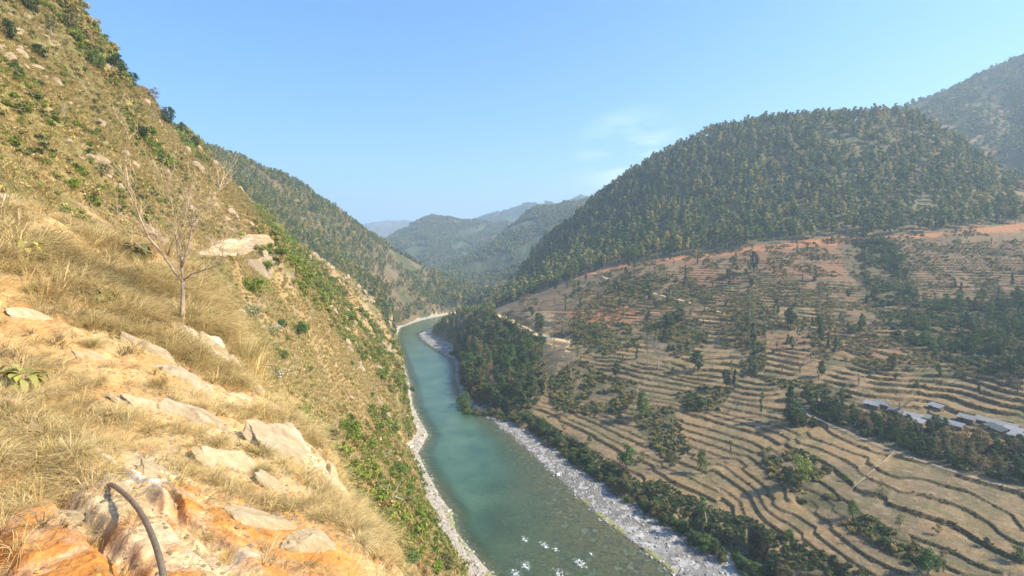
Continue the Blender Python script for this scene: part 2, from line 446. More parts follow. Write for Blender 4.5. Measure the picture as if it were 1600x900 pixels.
# tracks: level strips
def zat_grid(Zg, x, y):
    x = np.asarray(x, float); y = np.asarray(y, float)
    u = x / y * F + 800
    i = np.clip(np.searchsorted(pxs, u) - 1, 0, len(pxs) - 2); j = np.clip(np.searchsorted(Ys, y) - 1, 0, len(Ys) - 2)
    a = np.clip((u - pxs[i]) / (pxs[i + 1] - pxs[i]), 0, 1); b = np.clip((y - Ys[j]) / (Ys[j + 1] - Ys[j]), 0, 1)
    return (Zg[i, j] * (1 - a) + Zg[i + 1, j] * a) * (1 - b) + (Zg[i, j + 1] * (1 - a) + Zg[i + 1, j + 1] * a) * b
tracks = []
def cut_track(line, w, name):
    global Z
    # resample
    pts = [np.array(line[0])]
    for a, b in zip(line[:-1], line[1:]):
        a = np.array(a); b = np.array(b); k_ = max(1, int(np.linalg.norm(b - a) / 3))
        for i in range(1, k_ + 1): pts.append(a + (b - a) * i / k_)
    pts = np.array(pts)
    for _ in range(6): pts[1:-1] = (pts[:-2] + 2 * pts[1:-1] + pts[2:]) / 4
    zc = zat_grid(Z, pts[:, 0], pts[:, 1])
    for _ in range(20): zc[1:-1] = (zc[:-2] + 2 * zc[1:-1] + zc[2:]) / 4
    x0, x1, y0, y1 = pts[:, 0].min() - 25, pts[:, 0].max() + 25, pts[:, 1].min() - 25, pts[:, 1].max() + 25
    m = (GX > x0) & (GX < x1) & (GY > y0) & (GY < y1)
    d, par = seg_dist(GX[m], GY[m], [tuple(p) for p in pts])
    zz = np.interp(par, np.arange(len(pts)), zc)
    t = sstep(w * 2.4, w * 0.75, d)
    Z[m] = lerp(Z[m], zz, t)
    tracks.append((name, pts, zc, w))
cut_track(line_t1, 2.0, 'dirt_track'); cut_track(line_t1b, 2.2, 'dirt_track'); cut_track(line_t1c, 1.4, 'dirt_track'); cut_track(line_t2, 3.3, 'dirt_road')
pcut = hxy([(300, 384), (340, 377), (380, 372), (410, 366), (428, 372), (432, 391), (380, 392), (300, 394)], 60)
pledge = hxy([(322, 392), (432, 393), (437, 405), (322, 410)], 60)
cut_track(hxy([(322, 403), (350, 401), (380, 399), (410, 398), (432, 397)], 60), 2.6, 'ledge_road')
cut_track(line_path, 1.1, 'footpath'); cut_track(line_pathf, 0.3, 'footpath')

def zat(x, y): return zat_grid(Z, x, y)
def hit(px, py, ymin=20.0): return hit_grid(Z, px, py, ymin)

# ------------------------------------------------------------------ ground colour (what the ground is made of)
C = lambda *c: np.array(c, dtype=np.float64)
def mixc(c, new, t):
    t = np.asarray(t, float)[..., None]
    return c * (1 - t) + new * t
steep = ((GU < 720) & (GY < 1200)).astype(float)
SX = GX * (1 - .35 * steep) + Z * .9 * steep; SY = GY - Z * .35 * steep
GXw = GX + (fbm(GX / 30, GY / 30, 4) - .5) * .09 * GY; GYw = GY + (fbm(GX / 30 + 9, GY / 30 + 4, 4) - .5) * .09 * GY
nA = fbm(SX / 30, SY / 30, 4); nB = fbm(SX / 7 + 3, SY / 7, 4); nC = fbm(SX / 2.2, SY / 2.2 + 5, 3); nD = fbm(GX / 160, GY / 160, 3)
gz = np.gradient(Z, axis=1) / np.maximum(np.gradient(GY, axis=1), 1e-6)
colr = np.zeros(GX.shape + (3,)) + C(.085, .090, .040)
colr = mixc(colr, C(.17, .125, .065), sstep(.42, .62, nA))
# left, near slopes: dry grass, ochre, olive
leftnear = (GU < 760) & (GY < 520) & ~rightside
cl = np.zeros_like(colr) + C(.33, .235, .095)
cl = mixc(cl, C(.20, .165, .055), sstep(.45, .58, nB))
cl = mixc(cl, C(.33, .20, .095), sstep(.48, .62, nA) * .8)
cl = mixc(cl, C(.38, .29, .16), sstep(.62, .72, nC) * .45)
upper = sstep(100, 135, Z)
cl = mixc(cl, C(.28, .25, .095), upper * .65)
cl = mixc(cl, C(.11, .12, .04), sstep(.50, .60, nA * .5 + nB * .5) * .65)
colr = np.where(leftnear[..., None], cl, colr)
# right valley side
rv = (GU >= 660) & (GY < 620) & (GX > -140)
cr = np.zeros_like(colr) + C(.19, .145, .085)
cr = mixc(cr, C(.10, .09, .05), sstep(.42, .6, nB))
cr = mixc(cr, C(.19, .115, .062), sstep(.50, .62, nA) * .55 * sstep(30, 50, Z))
colr = np.where(rv[..., None], cr, colr)
field = np.zeros_like(colr) + C(.245, .170, .085)
field = mixc(field, C(.17, .13, .075), sstep(.42, .60, nA) * .85)
field = mixc(field, C(.12, .115, .055), sstep(.50, .66, nB) * .6)
field = mixc(field, C(.31, .24, .14), sstep(.55, .7, nC) * .4)
field = mixc(field, C(.20, .125, .07), sstep(30, 55, Z) * sstep(.40, .60, nD * .6 + nA * .4) * .8)
field = mixc(field, C(.10, .10, .045), sstep(24, 40, Z) * sstep(.50, .60, nB) * .7)
colr = mixc(colr, field, tw)
colr = mixc(colr, C(.075, .066, .030), riser * (0.35 + .65 * sstep(.3, .5, nB)))
colr = mixc(colr, C(.105, .095, .048), in_th * sstep(.35, .52, nB) * .85)
# strip of dry grass along each riser's lip
for pg, c, s in ((PG_red, C(.25, .13, .07), .8), (PG_red2, C(.22, .14, .08), .6), (PG_red3, C(.36, .15, .075), .9), (PG_red4, C(.24, .125, .068), .75), (PG_tan, C(.40, .29, .17), .9), (PG_tan2, C(.52, .38, .19), .95)):
    m = in_poly(GXw, GYw, pg) & (GU > 700)
    colr = mixc(colr, c, m * s * sstep(.38, .60, nB * .5 + nA * .3 + nC * .2))
dcut, _ = seg_dist(GX, GY, line_cut)
colr = mixc(colr, C(.38, .18, .09), sstep(11, 5, dcut + 12 * (nB - .5)) * (GU > 880) * .9)
m = in_poly(GXw, GYw, PG_clear)
colr = mixc(colr, C(.17, .135, .075), m * sstep(.40, .58, fbm(GX / 30, GY / 30, 4)) * .7)
m = in_poly(GXw, GYw, PG_gully) & (GU > 1200)
colr = mixc(colr, C(.085, .085, .04), m * .5)
# pale road cut and ledge on the left
m = in_poly(GX, GY, pcut)
colr = mixc(colr, C(.36, .26, .14), m * .8)
colr = mixc(colr, C(.54, .43, .28), m * sstep(.45, .62, fbm(GX / 1.2, Z / .5, 3)))
colr = mixc(colr, C(.30, .23, .15), in_poly(GX, GY, pledge) * .9)
# bare rock streaks on the bluff
rk = .6 * sstep(.64, .74, fbm(SX / 13 + 4, SY / 13, 4, True)) * leftnear * (GY > 90) * sstep(.45, .6, nC)
colr = mixc(colr, C(.36, .29, .20), rk * .8)
# gravel shores and bed
gr = np.zeros_like(colr) + C(.25, .245, .23)
gr = mixc(gr, C(.17, .165, .15), sstep(.42, .58, nB))
gr = mixc(gr, C(.40, .39, .37), sstep(.58, .70, nC))
gr = mixc(gr, C(.46, .40, .31), (~rightside) * .8)
colr = np.where(in_gravel[..., None], gr, colr)
alg = rightside * (~inside) * sstep(2.4, .6, sd + 2 * (nB - .5)) * (GY < 215) * (GY > 160)
colr = mixc(colr, C(.26, .27, .04), alg * .75 * sstep(.46, .58, fbm(GX / 6 + 2, GY / 6, 3)))
alg2 = (~rightside) * (~inside) * sstep(2.6, .5, sd) * (GY < 200) * sstep(.4, .55, nB)
colr = mixc(colr, C(.25, .26, .04), alg2 * .8)
bedc = np.zeros_like(colr) + C(.15, .115, .07)
bedc = mixc(bedc, C(.10, .085, .06), sstep(.45, .6, nC))
bedc = mixc(bedc, C(.26, .22, .16), sstep(.62, .72, nC) * .6)
colr = np.where(inside[..., None], bedc, colr)
fl = in_poly(GX, GY, PG_forestR) & (GU > 700)
colr = mixc(colr, C(.12, .115, .055), fl * (.55 + .45 * sstep(.4, .6, nB)))
# far hills: clearings
fh = GY > 1250
colr = np.where(fh[..., None], mixc(np.zeros_like(colr) + C(.070, .085, .04), C(.22, .15, .10), sstep(.50, .62, nD * .5 + nA * .5) * np.interp(GY, [1250, 2200, 3400], [.5, .8, 1])), colr)

# ------------------------------------------------------------------ materials
def new_mat(name):
    m = bpy.data.materials.new(name); m.use_nodes = True
    nt = m.node_tree
    return m, nt.nodes, nt.links, nt.nodes['Principled BSDF']
def N(nodes, t, **kw):
    n_ = nodes.new(t)
    for k_, v in kw.items(): setattr(n_, k_, v)
    return n_
def noise_node(nodes, links, scale, detail=4, rough=.6, coord=None, vec='Object'):
    tc = nodes.new('ShaderNodeTexCoord'); nz = nodes.new('ShaderNodeTexNoise')
    nz.inputs['Scale'].default_value = scale; nz.inputs['Detail'].default_value = detail; nz.inputs['Roughness'].default_value = rough
    links.new(tc.outputs[vec], nz.inputs['Vector'])
    return nz
def ramp(nodes, stops):
    r_ = nodes.new('ShaderNodeValToRGB')
    while len(r_.color_ramp.elements) < len(stops): r_.color_ramp.elements.new(.5)
    for e, (p, c) in zip(r_.color_ramp.elements, stops):
        e.position = p; e.color = tuple(c) + (1,) if len(c) == 3 else c
    return r_
def mul(nodes, links, a, b, fac=1.0):
    mx = nodes.new('ShaderNodeMix'); mx.data_type = 'RGBA'; mx.blend_type = 'MULTIPLY'
    mx.inputs[0].default_value = fac
    links.new(a, mx.inputs[6])
    if hasattr(b, 'links'): links.new(b, mx.inputs[7])
    else: mx.inputs[7].default_value = b
    return mx.outputs[2]

def mat_vcol(name, scales=((0.9, .55, 1.5),), bump=(3.0, .35), rough=.92):
    """ground: a colour attribute for what the soil is, with fine variation and bump"""
    m, nd, lk, pb = new_mat(name)
    at = N(nd, 'ShaderNodeAttribute', attribute_name='col')
    c = at.outputs['Color']
    for sc, lo, hi in scales:
        nz = noise_node(nd, lk, sc, 5, .65)
        mr = nd.new('ShaderNodeMapRange'); mr.inputs['From Min'].default_value = .3; mr.inputs['From Max'].default_value = .7
        mr.inputs['To Min'].default_value = lo; mr.inputs['To Max'].default_value = hi
        lk.new(nz.outputs[0], mr.inputs[0])
        cb = nd.new('ShaderNodeCombineColor')
        for i in range(3): lk.new(mr.outputs[0], cb.inputs[i])
        c = mul(nd, lk, c, cb.outputs[0])
    lk.new(c, pb.inputs['Base Color'])
    pb.inputs['Roughness'].default_value = rough
    pb.inputs['Specular IOR Level'].default_value = .2
    nz = noise_node(nd, lk, bump[0], 6, .7)
    bp = nd.new('ShaderNodeBump'); bp.inputs['Distance'].default_value = bump[1]; bp.inputs['Strength'].default_value = .8
    lk.new(nz.outputs[0], bp.inputs['Height']); lk.new(bp.outputs[0], pb.inputs['Normal'])
    return m
M_ground = mat_vcol('ground', ((.55, .72, 1.3), (2.6, .72, 1.28)), (1.3, .5))

# ------------------------------------------------------------------ ground mesh
nu, ny = GX.shape
V = np.stack([GX.ravel(), GY.ravel(), Z.ravel()], 1)
idx = np.arange(nu * ny).reshape(nu, ny)
q = np.stack([idx[:-1, :-1], idx[1:, :-1], idx[1:, 1:], idx[:-1, 1:]], -1).reshape(-1, 4)
me = mesh_from('ground', V, q, np.full(len(q), 4), [M_ground], {'col': ('POINT', 'FLOAT_COLOR', colr.reshape(-1, 3))})
ground = tag(link('ground', me), kind='structure')

# tracks as ribbons
def soil_mat(name, c, var=.25, sc=.8):
    m, nd, lk, pb = new_mat(name)
    nz = noise_node(nd, lk, sc, 6, .65)
    rp = ramp(nd, [(.3, tuple(x * (1 - var) for x in c)), (.7, tuple(min(1, x * (1 + var)) for x in c))])
    lk.new(nz.outputs[0], rp.inputs[0]); lk.new(rp.outputs[0], pb.inputs['Base Color'])
    pb.inputs['Roughness'].default_value = .95; pb.inputs['Specular IOR Level'].default_value = .1
    return m
M_track = soil_mat('pale_track_dust', (.42, .31, .20)); M_road = soil_mat('tan_road_dust', (.56, .43, .26)); M_path = soil_mat('path_dust', (.27, .21, .14)); M_red = soil_mat('red_road_dust', (.40, .20, .11))
for ti, (name, pts, zc, w) in enumerate(tracks):
    t = np.gradient(pts, axis=0); t /= np.linalg.norm(t, axis=1)[:, None] + 1e-9
    nrm = np.stack([-t[:, 1], t[:, 0]], 1)
    rows = []
    offs = np.linspace(-1, 1, 5)
    wob = 1 + .22 * (fbm(np.arange(len(pts)) * .35, np.zeros(len(pts)) + ti, 2) - .5) * 2
    for o_ in offs:
        p = pts + nrm * (o_ * w * wob)[:, None]
        zz = np.maximum(zc, zat(p[:, 0], p[:, 1])) + .10 - .12 * o_ * o_
        rows.append(np.concatenate([p, zz[:, None]], 1))
    V = np.stack(rows, 1).reshape(-1, 3)
    idx = np.arange(len(V)).reshape(-1, 5)
    q = np.stack([idx[:-1, :-1], idx[1:, :-1], idx[1:, 1:], idx[:-1, 1:]], -1).reshape(-1, 4)
    mm = {'dirt_track': M_red if ti == 1 else M_track, 'dirt_road': M_road, 'footpath': M_path, 'ledge_road': M_path}[name]
    tag(link(name, mesh_from(name, V, q, np.full(len(q), 4), [mm])), kind='structure')

# ------------------------------------------------------------------ river water
wu = np.linspace(520, 1900, 520); wy = logsp(60, 1100, 700)
wmask_u, wmask_y = np.meshgrid(wu, wy, indexing='ij')
WX = (wmask_u - 800) / F * wmask_y
bz = zat(WX, wmask_y)
dR, _ = seg_dist(WX, wmask_y, riv_R); dL, _ = seg_dist(WX, wmask_y, riv_L); wi = in_poly(WX, wmask_y, riv_poly)
keep = wi | (np.minimum(dR, dL) < 9)
depth = np.clip(-bz, 0, 4)
foam = .42 * np.exp(-((WX - PZ(880, 880, 0)[0]) / 15) ** 2 - ((wmask_y - 160) / 14) ** 2)
for fx, fy_, fr_ in ((820, 843, 1.6), (851, 852, 2.0), (868, 858, 1.3), (822, 884, 2.2), (907, 880, 2.4), (874, 897, 2.2), (806, 897, 2.2), (925, 866, 1.0)):
    p_ = PZ(fx, fy_, 0); foam = np.maximum(foam, np.exp(-((WX - p_[0] + .25 * (wmask_y - p_[1])) / fr_) ** 2 - ((wmask_y - p_[1]) / (fr_ * 1.9)) ** 2))
rip = sstep(240, 420, wmask_y)
V = np.stack([WX.ravel(), wmask_y.ravel(), np.zeros(WX.size)], 1)
idx = np.arange(WX.size).reshape(WX.shape)
q = np.stack([idx[:-1, :-1], idx[1:, :-1], idx[1:, 1:], idx[:-1, 1:]], -1).reshape(-1, 4)
kf = keep.ravel()[q].all(1); q = q[kf]
used, inv = np.unique(q.ravel(), return_inverse=True)
m, nd, lk, pb = new_mat('river_water')
ad = N(nd, 'ShaderNodeAttribute', attribute_name='depth'); af = N(nd, 'ShaderNodeAttribute', attribute_name='foam')
pb.inputs['Roughness'].default_value = .12; pb.inputs['IOR'].default_value = 1.33
nz0 = noise_node(nd, lk, .045, 6, .62)
rp0 = ramp(nd, [(.32, (.032, .078, .042)), (.50, (.052, .112, .058)), (.68, (.082, .145, .078))])
lk.new(nz0.outputs[0], rp0.inputs[0])
# foam
nzf = noise_node(nd, lk, .9, 8, .75)
mf = N(nd, 'ShaderNodeMath', operation='MULTIPLY'); lk.new(af.outputs['Fac'], mf.inputs[0]); mf.inputs[1].default_value = .25
mf2 = N(nd, 'ShaderNodeMath', operation='ADD'); lk.new(mf.outputs[0], mf2.inputs[0]); lk.new(nzf.outputs[0], mf2.inputs[1])
mrf = nd.new('ShaderNodeMapRange'); mrf.inputs['From Min'].default_value = .66; mrf.inputs['From Max'].default_value = .80
lk.new(mf2.outputs[0], mrf.inputs[0])
mxf = N(nd, 'ShaderNodeMix', data_type='RGBA'); lk.new(mrf.outputs[0], mxf.inputs[0]); lk.new(rp0.outputs[0], mxf.inputs[6]); mxf.inputs[7].default_value = (.75, .8, .8, 1)
lk.new(mxf.outputs[2], pb.inputs['Base Color'])
mr = nd.new('ShaderNodeMapRange'); mr.inputs['From Max'].default_value = 2.3; mr.inputs['To Min'].default_value = .05; mr.inputs['To Max'].default_value = .96
mr.interpolation_type = 'SMOOTHSTEP'
lk.new(ad.outputs['Fac'], mr.inputs[0])
mxa = N(nd, 'ShaderNodeMath', operation='MAXIMUM'); lk.new(mr.outputs[0], mxa.inputs[0]); lk.new(mrf.outputs[0], mxa.inputs[1])
tr = nd.new('ShaderNodeBsdfTransparent'); tr.inputs[0].default_value = (.80, .93, .90, 1)
ms = nd.new('ShaderNodeMixShader'); lk.new(mxa.outputs[0], ms.inputs[0]); lk.new(tr.outputs[0], ms.inputs[1]); lk.new(pb.outputs[0], ms.inputs[2])
nzb = noise_node(nd, lk, 1.1, 6, .7); nzb2 = noise_node(nd, lk, .22, 4, .6)
bp = nd.new('ShaderNodeBump'); bp.inputs['Distance'].default_value = .10; lk.new(nzb.outputs[0], bp.inputs['Height'])
bp2 = nd.new('ShaderNodeBump'); bp2.inputs['Distance'].default_value = .35; lk.new(nzb2.outputs[0], bp2.inputs['Height']); lk.new(bp.outputs[0], bp2.inputs['Normal'])
lk.new(bp2.outputs[0], pb.inputs['Normal'])
lk.new(ms.outputs[0], nd['Material Output'].inputs['Surface'])
M_water = m
me = mesh_from('river', V[used], inv.reshape(-1, 4), np.full(len(q), 4), [M_water], {'depth': ('POINT', 'FLOAT', depth.ravel()[used]), 'foam': ('POINT', 'FLOAT', foam.ravel()[used])})
tag(link('river', me), kind='structure')
# ------------------------------------------------------------------ haze in the valley air
def box_mesh(name, x0, x1, y0, y1, z0, z1, mats=()):
    V = [(x, y, z) for z in (z0, z1) for y in (y0, y1) for x in (x0, x1)]
    Fc = [0, 2, 3, 1, 4, 5, 7, 6, 0, 1, 5, 4, 2, 6, 7, 3, 0, 4, 6, 2, 1, 3, 7, 5]
    return mesh_from(name, V, Fc, [4] * 6, mats, smooth=False)
hm = bpy.data.materials.new('haze'); hm.use_nodes = True
hm.node_tree.nodes.clear()
ho = hm.node_tree.nodes.new('ShaderNodeOutputMaterial'); hv = hm.node_tree.nodes.new('ShaderNodeVolumePrincipled')
hv.inputs['Color'].default_value = (.62, .82, 1.0, 1)
hv.inputs['Density'].default_value = HAZE = 0.00025
hv.inputs['Anisotropy'].default_value = .25
hv.inputs['Density Attribute'].default_value = ''
hm.node_tree.links.new(hv.outputs[0], ho.inputs['Volume'])
tag(link('haze', box_mesh('haze', -16000, 34000, -300, 9400, -12, max(float(Z.max()), 500) + 30, [hm])), kind='stuff')

# ------------------------------------------------------------------ the near bank at the photographer's feet
fc = []
def fy(*L):
    for px, py, Y in L: fc.append((px, Y, (-(py - HZ) / F)))
fy((0, 900, 2.3), (250, 900, 2.35), (450, 900, 2.7), (560, 900, 3.0), (625, 905, 3.3), (-300, 900, 2.2), (0, 1100, 1.6), (300, 1100, 1.6), (600, 1150, 1.7), (900, 1150, 1.7),
   (0, 800, 2.9), (200, 800, 2.85), (400, 800, 3.5), (540, 820, 4.1), (0, 700, 3.5), (200, 700, 3.9), (400, 700, 4.8), (500, 730, 5.2),
   (0, 600, 4.5), (200, 600, 5.2), (350, 620, 6.2), (420, 650, 7.0), (0, 500, 5.6), (150, 500, 6.6), (285, 507, 8.5), (350, 530, 9.2),
   (0, 400, 7.4), (150, 420, 8.5), (250, 440, 9.8), (320, 470, 10.4), (0, 320, 9.6), (100, 340, 10.8), (200, 385, 11.5), (-300, 400, 6), (-300, 250, 9), (-800, 400, 4), (-800, 100, 8), (-800, 900, 2), (-1500, 300, 3), (-1500, -100, 8))
for px, py, Y in [(-300, 215, 11), (0, 298, 11.4), (60, 312, 11.7), (120, 332, 12.0), (200, 362, 12.4), (270, 400, 12.2), (320, 440, 11.6), (355, 480, 10.9), (366, 540, 10.0), (385, 590, 9.2),
                  (425, 632, 8.3), (470, 672, 7.2), (530, 725, 6.0), (548, 775, 5.3), (570, 835, 4.5), (600, 868, 4.0), (640, 905, 3.6)]:
    t = -(py - HZ) / F
    fc.append((px, Y, t)); fc.append((px, Y * 1.12, t - .10)); fc.append((px, Y * 1.5, t - .35)); fc.append((px, Y * 3.0, t - .75)); fc.append((px + 45, Y, t - .16)); fc.append((px + 150, Y * 1.1, t - .50))
for px, Y, z in [(800, 1.2, 98.2), (800, 2.0, 97.9), (800, 3.5, 95), (1000, 3, 95.5), (1400, 2, 97.0), (1400, 3, 95), (800, 8, 88), (1400, 8, 84), (800, 30, 62), (1400, 30, 48), (-1500, 20, 110), (-1500, 40, 112), (0, 45, 94), (400, 45, 74)]:
    fc.append((px, Y, (z - CZ) / Y))
fc = np.array(fc)
fA = np.stack([fc[:, 0] / 130, np.log(fc[:, 1]) * 5], 1)
nf = len(fA); fD = np.linalg.norm(fA[:, None] - fA[None], axis=-1); fP = np.concatenate([np.ones((nf, 1)), fA], 1)
fM = np.zeros((nf + 3, nf + 3)); fM[:nf, :nf] = fD - .05 * np.eye(nf); fM[:nf, nf:] = fP; fM[nf:, :nf] = fP.T
fW = np.linalg.solve(fM, np.concatenate([fc[:, 2], np.zeros(3)]))
fu = np.concatenate([np.linspace(-1600, -60, 70, endpoint=False), np.linspace(-60, 700, 640, endpoint=False), np.linspace(700, 1700, 60)])
fyv = np.concatenate([logsp(.9, 2.0, 50), logsp(2.0, 13.5, 620), logsp(13.5, 45, 60), [45.0]])
FU, FY = np.meshgrid(fu, fyv, indexing='ij'); FX = (FU - 800) / F * FY
B = np.stack([FU.ravel() / 130, np.log(FY.ravel()) * 5], 1).astype(np.float32)
FZ = np.empty(len(B))
for s in range(0, len(B), 60000):
    b_ = B[s:s + 60000]; d_ = np.linalg.norm(b_[:, None] - fA[None].astype(np.float32), axis=-1)
    FZ[s:s + 60000] = fW[nf] + b_ @ fW[nf + 1:] + d_ @ fW[:nf]
FZ = CZ + FZ.reshape(FX.shape) * FY
# strata: rock ribs running down across the bank (parallel to the line of fall in the picture)
da, sa_ = math.cos(R(-38)), math.sin(R(-38))
EX, EY = FX + .2 * FZ, FY
al = EX * .80 - EY * .60; ac = EX * .60 + EY * .80      # along / across the ribs
wr = fbm(EX / 1.3, EY / 1.3, 3) - .5
rib = fbm(al / 3.2 + 3, (ac + .9 * wr) / .85, 4, True, .55)
rocky = sstep(.44, .64, fbm(al / 3.5 + 11, (ac + .6 * wr) / 1.1 + 4, 4))
lump = fbm(EX / .55, EY / .55 + 3, 5, True, .55); fine = fbm(EX / .12, EY / .12, 4)
edge = sstep(0.02, .6, FY / 12)
FZ = FZ + (rib - .6) * .30 * np.clip((FY - 2.2) / 3.5, .05, 1.6) + (lump - .6) * .20 * (.35 + rocky) * np.clip((FY - 1.9) / 3, .08, 1) + (fine - .5) * .045 * (.5 + rocky)
st = (rocky * 3.0 + ac * 3.1 + wr * .8) % 1.0
FZ = FZ + rocky * .08 * (sstep(.0, .25, st) - sstep(.75, 1, st))
# orange fresh soil at the bottom left and a tongue to the right
py_f = HZ - (FZ - CZ) / FY * F
w1 = in_poly(FX, FY, [((a - 800) / F * b, b) for a, b in [(-200, 2.95), (60, 2.9), (150, 2.55), (330, 2.6), (400, 2.0), (-200, 1.0)]])
def fsoft(pts, rad):      # soft blobs
    out = np.zeros(FX.shape)
    for px, Y, r in pts:
        out = np.maximum(out, sstep(r * rad, r * .5, np.hypot(FX - (px - 800) / F * Y, FY - Y) + .5 * (lump - .5)))
    return out
orange = fsoft([(0, 2.3, .85), (100, 2.45, .7), (120, 2.2, .7), (-40, 2.9, .5), (250, 2.1, .5), (-200, 2.4, .9), (60, 2.6, .35), (330, 3.0, .42), (400, 3.0, .5), (470, 3.0, .45), (300, 3.35, .3), (400, 2.3, .5), (540, 2.6, .5), (-300, 1.8, .9), (500, 1.9, .8), (0, 1.5, 1.2)], 1.25)
orange2 = fsoft([(130, 4.2, .7), (60, 5.2, .7), (180, 5.3, .6), (0, 6, .8), (10, 4.0, .5)], 1.3) * .35
cf = np.zeros(FX.shape + (3,)) + C(.56, .40, .19)
cf = mixc(cf, C(.48, .30, .12), sstep(.4, .6, fbm(EX / .8, EY / .8, 4)))
cf = mixc(cf, C(.68, .57, .40), rocky * .95)
cf = mixc(cf, C(.30, .26, .20), rocky * sstep(.52, .70, fbm(EX / .45, EY / .45 + 8, 4)) * .75)
cf = mixc(cf, C(.74, .68, .58), rocky * sstep(.62, .72, fbm(EX / .3 + 3, EY / .3 + 8, 4)) * .9)
crm = fsoft([(170, 2.75, .34), (250, 2.55, .30), (320, 2.45, .25)], 1.2)
orange = orange * (1 - crm)
cf = mixc(cf, C(.66, .50, .28), crm * .85)
cf = mixc(cf, C(.56, .235, .055), np.clip(orange + orange2, 0, 1) * (.55 + .45 * sstep(.3, .55, fine)))
cf = mixc(cf, C(.62, .33, .11), orange * sstep(.6, .72, fbm(EX / .09, EY / .09, 3)) * .5)
M_bank = mat_vcol('near_bank_soil', ((9.0, .75, 1.25), (38.0, .75, 1.25)), (22.0, .035))
nu, ny = FX.shape
V = np.stack([FX.ravel(), FY.ravel(), FZ.ravel()], 1)
idx = np.arange(nu * ny).reshape(nu, ny)
q = np.stack([idx[:-1, :-1], idx[1:, :-1], idx[1:, 1:], idx[:-1, 1:]], -1).reshape(-1, 4)
tag(link('near_bank', mesh_from('near_bank', V, q, np.full(len(q), 4), [M_bank], {'col': ('POINT', 'FLOAT_COLOR', cf.reshape(-1, 3))})), kind='structure')
def fz_at(x, y):
    x = np.asarray(x, float); y = np.asarray(y, float)
    u = x / y * F + 800
    i = np.clip(np.searchsorted(fu, u) - 1, 0, len(fu) - 2); j = np.clip(np.searchsorted(fyv, y) - 1, 0, len(fyv) - 2)
    a = np.clip((u - fu[i]) / (fu[i + 1] - fu[i]), 0, 1); b = np.clip((y - fyv[j]) / (fyv[j + 1] - fyv[j]), 0, 1)
    return (FZ[i, j] * (1 - a) + FZ[i + 1, j] * a) * (1 - b) + (FZ[i, j + 1] * (1 - a) + FZ[i + 1, j + 1] * a) * b
def fhit(px, py):
    i = int(np.clip(np.searchsorted(fu, px) - 1, 0, len(fu) - 2)); t = (px - fu[i]) / (fu[i + 1] - fu[i])
    zc = FZ[i] * (1 - t) + FZ[i + 1] * t
    ray = CZ - (py - HZ) * fyv / F
    w = np.where((zc >= ray) & (fyv > 1.2))[0]
    if len(w) == 0: return None
    Y = fyv[w[0]]
    return ((px - 800) / F * Y, Y, float(zc[w[0]]))
# ------------------------------------------------------------------ foliage materials
def leaf_mat(name, stops, transl=.25, by_random=True):
    m, nd, lk, pb = new_mat(name)
    oi = nd.new('ShaderNodeObjectInfo'); rp = ramp(nd, stops)
    lk.new(oi.outputs['Random'], rp.inputs[0])
    at = N(nd, 'ShaderNodeAttribute', attribute_name='v')
    c = mul(nd, lk, rp.outputs[0], at.outputs['Color'])
    lk.new(c, pb.inputs['Base Color'])
    pb.inputs['Roughness'].default_value = .7; pb.inputs['Specular IOR Level'].default_value = .25
    if transl:
        tr = nd.new('ShaderNodeBsdfTranslucent'); lk.new(c, tr.inputs[0])
        ms = nd.new('ShaderNodeMixShader'); ms.inputs[0].default_value = transl
        lk.new(pb.outputs[0], ms.inputs[1]); lk.new(tr.outputs[0], ms.inputs[2])
        lk.new(ms.outputs[0], nd['Material Output'].inputs['Surface'])
    return m
def spread(*cs):
    return [(i / (len(cs) - 1), c) for i, c in enumerate(cs)]
ML_forest = leaf_mat('forest_leaves', spread((.070, .120, .036), (.12, .19, .05), (.20, .24, .06), (.085, .145, .050), (.28, .27, .075), (.13, .20, .055), (.42, .33, .11), (.50, .42, .14)))
ML_far = leaf_mat('far_leaves', spread((.11, .17, .055), (.16, .22, .07), (.22, .23, .08), (.32, .26, .11)))
ML_dark = leaf_mat('dark_leaves', spread((.045, .080, .028), (.060, .100, .034), (.085, .120, .042)))
ML_green = leaf_mat('green_leaves', spread((.075, .135, .030), (.10, .165, .038), (.13, .18, .045)))
ML_bright = leaf_mat('bright_leaves', spread((.16, .23, .035), (.22, .27, .045)), .35)
ML_olive = leaf_mat('olive_leaves', spread((.12, .135, .042), (.16, .16, .055), (.21, .185, .07)))
ML_tan = leaf_mat('dry_leaves', spread((.20, .155, .070), (.26, .19, .085), (.17, .13, .065)))
ML_bluff = leaf_mat('bluff_scrub', spread((.24, .27, .06), (.36, .33, .09), (.42, .32, .12), (.25, .25, .06), (.46, .33, .13), (.16, .21, .05), (.36, .30, .10), (.44, .29, .12)))
ML_lime = leaf_mat('lime_scrub', spread((.16, .225, .030), (.23, .265, .045), (.12, .17, .030)), .35)
ML_straw = leaf_mat('straw', spread((.66, .51, .24), (.76, .62, .33), (.52, .35, .14), (.40, .34, .14), (.70, .52, .22)), .3)
ML_strawfar = leaf_mat('slope_straw', spread((.56, .43, .19), (.62, .49, .23), (.50, .40, .16), (.55, .37, .16)), .2)
ML_yellow = leaf_mat('yellow_leaves', spread((.50, .44, .12), (.38, .38, .12), (.55, .42, .14)), .35)
ML_white = leaf_mat('white_blossom', spread((.70, .68, .66), (.62, .62, .64)), .2)
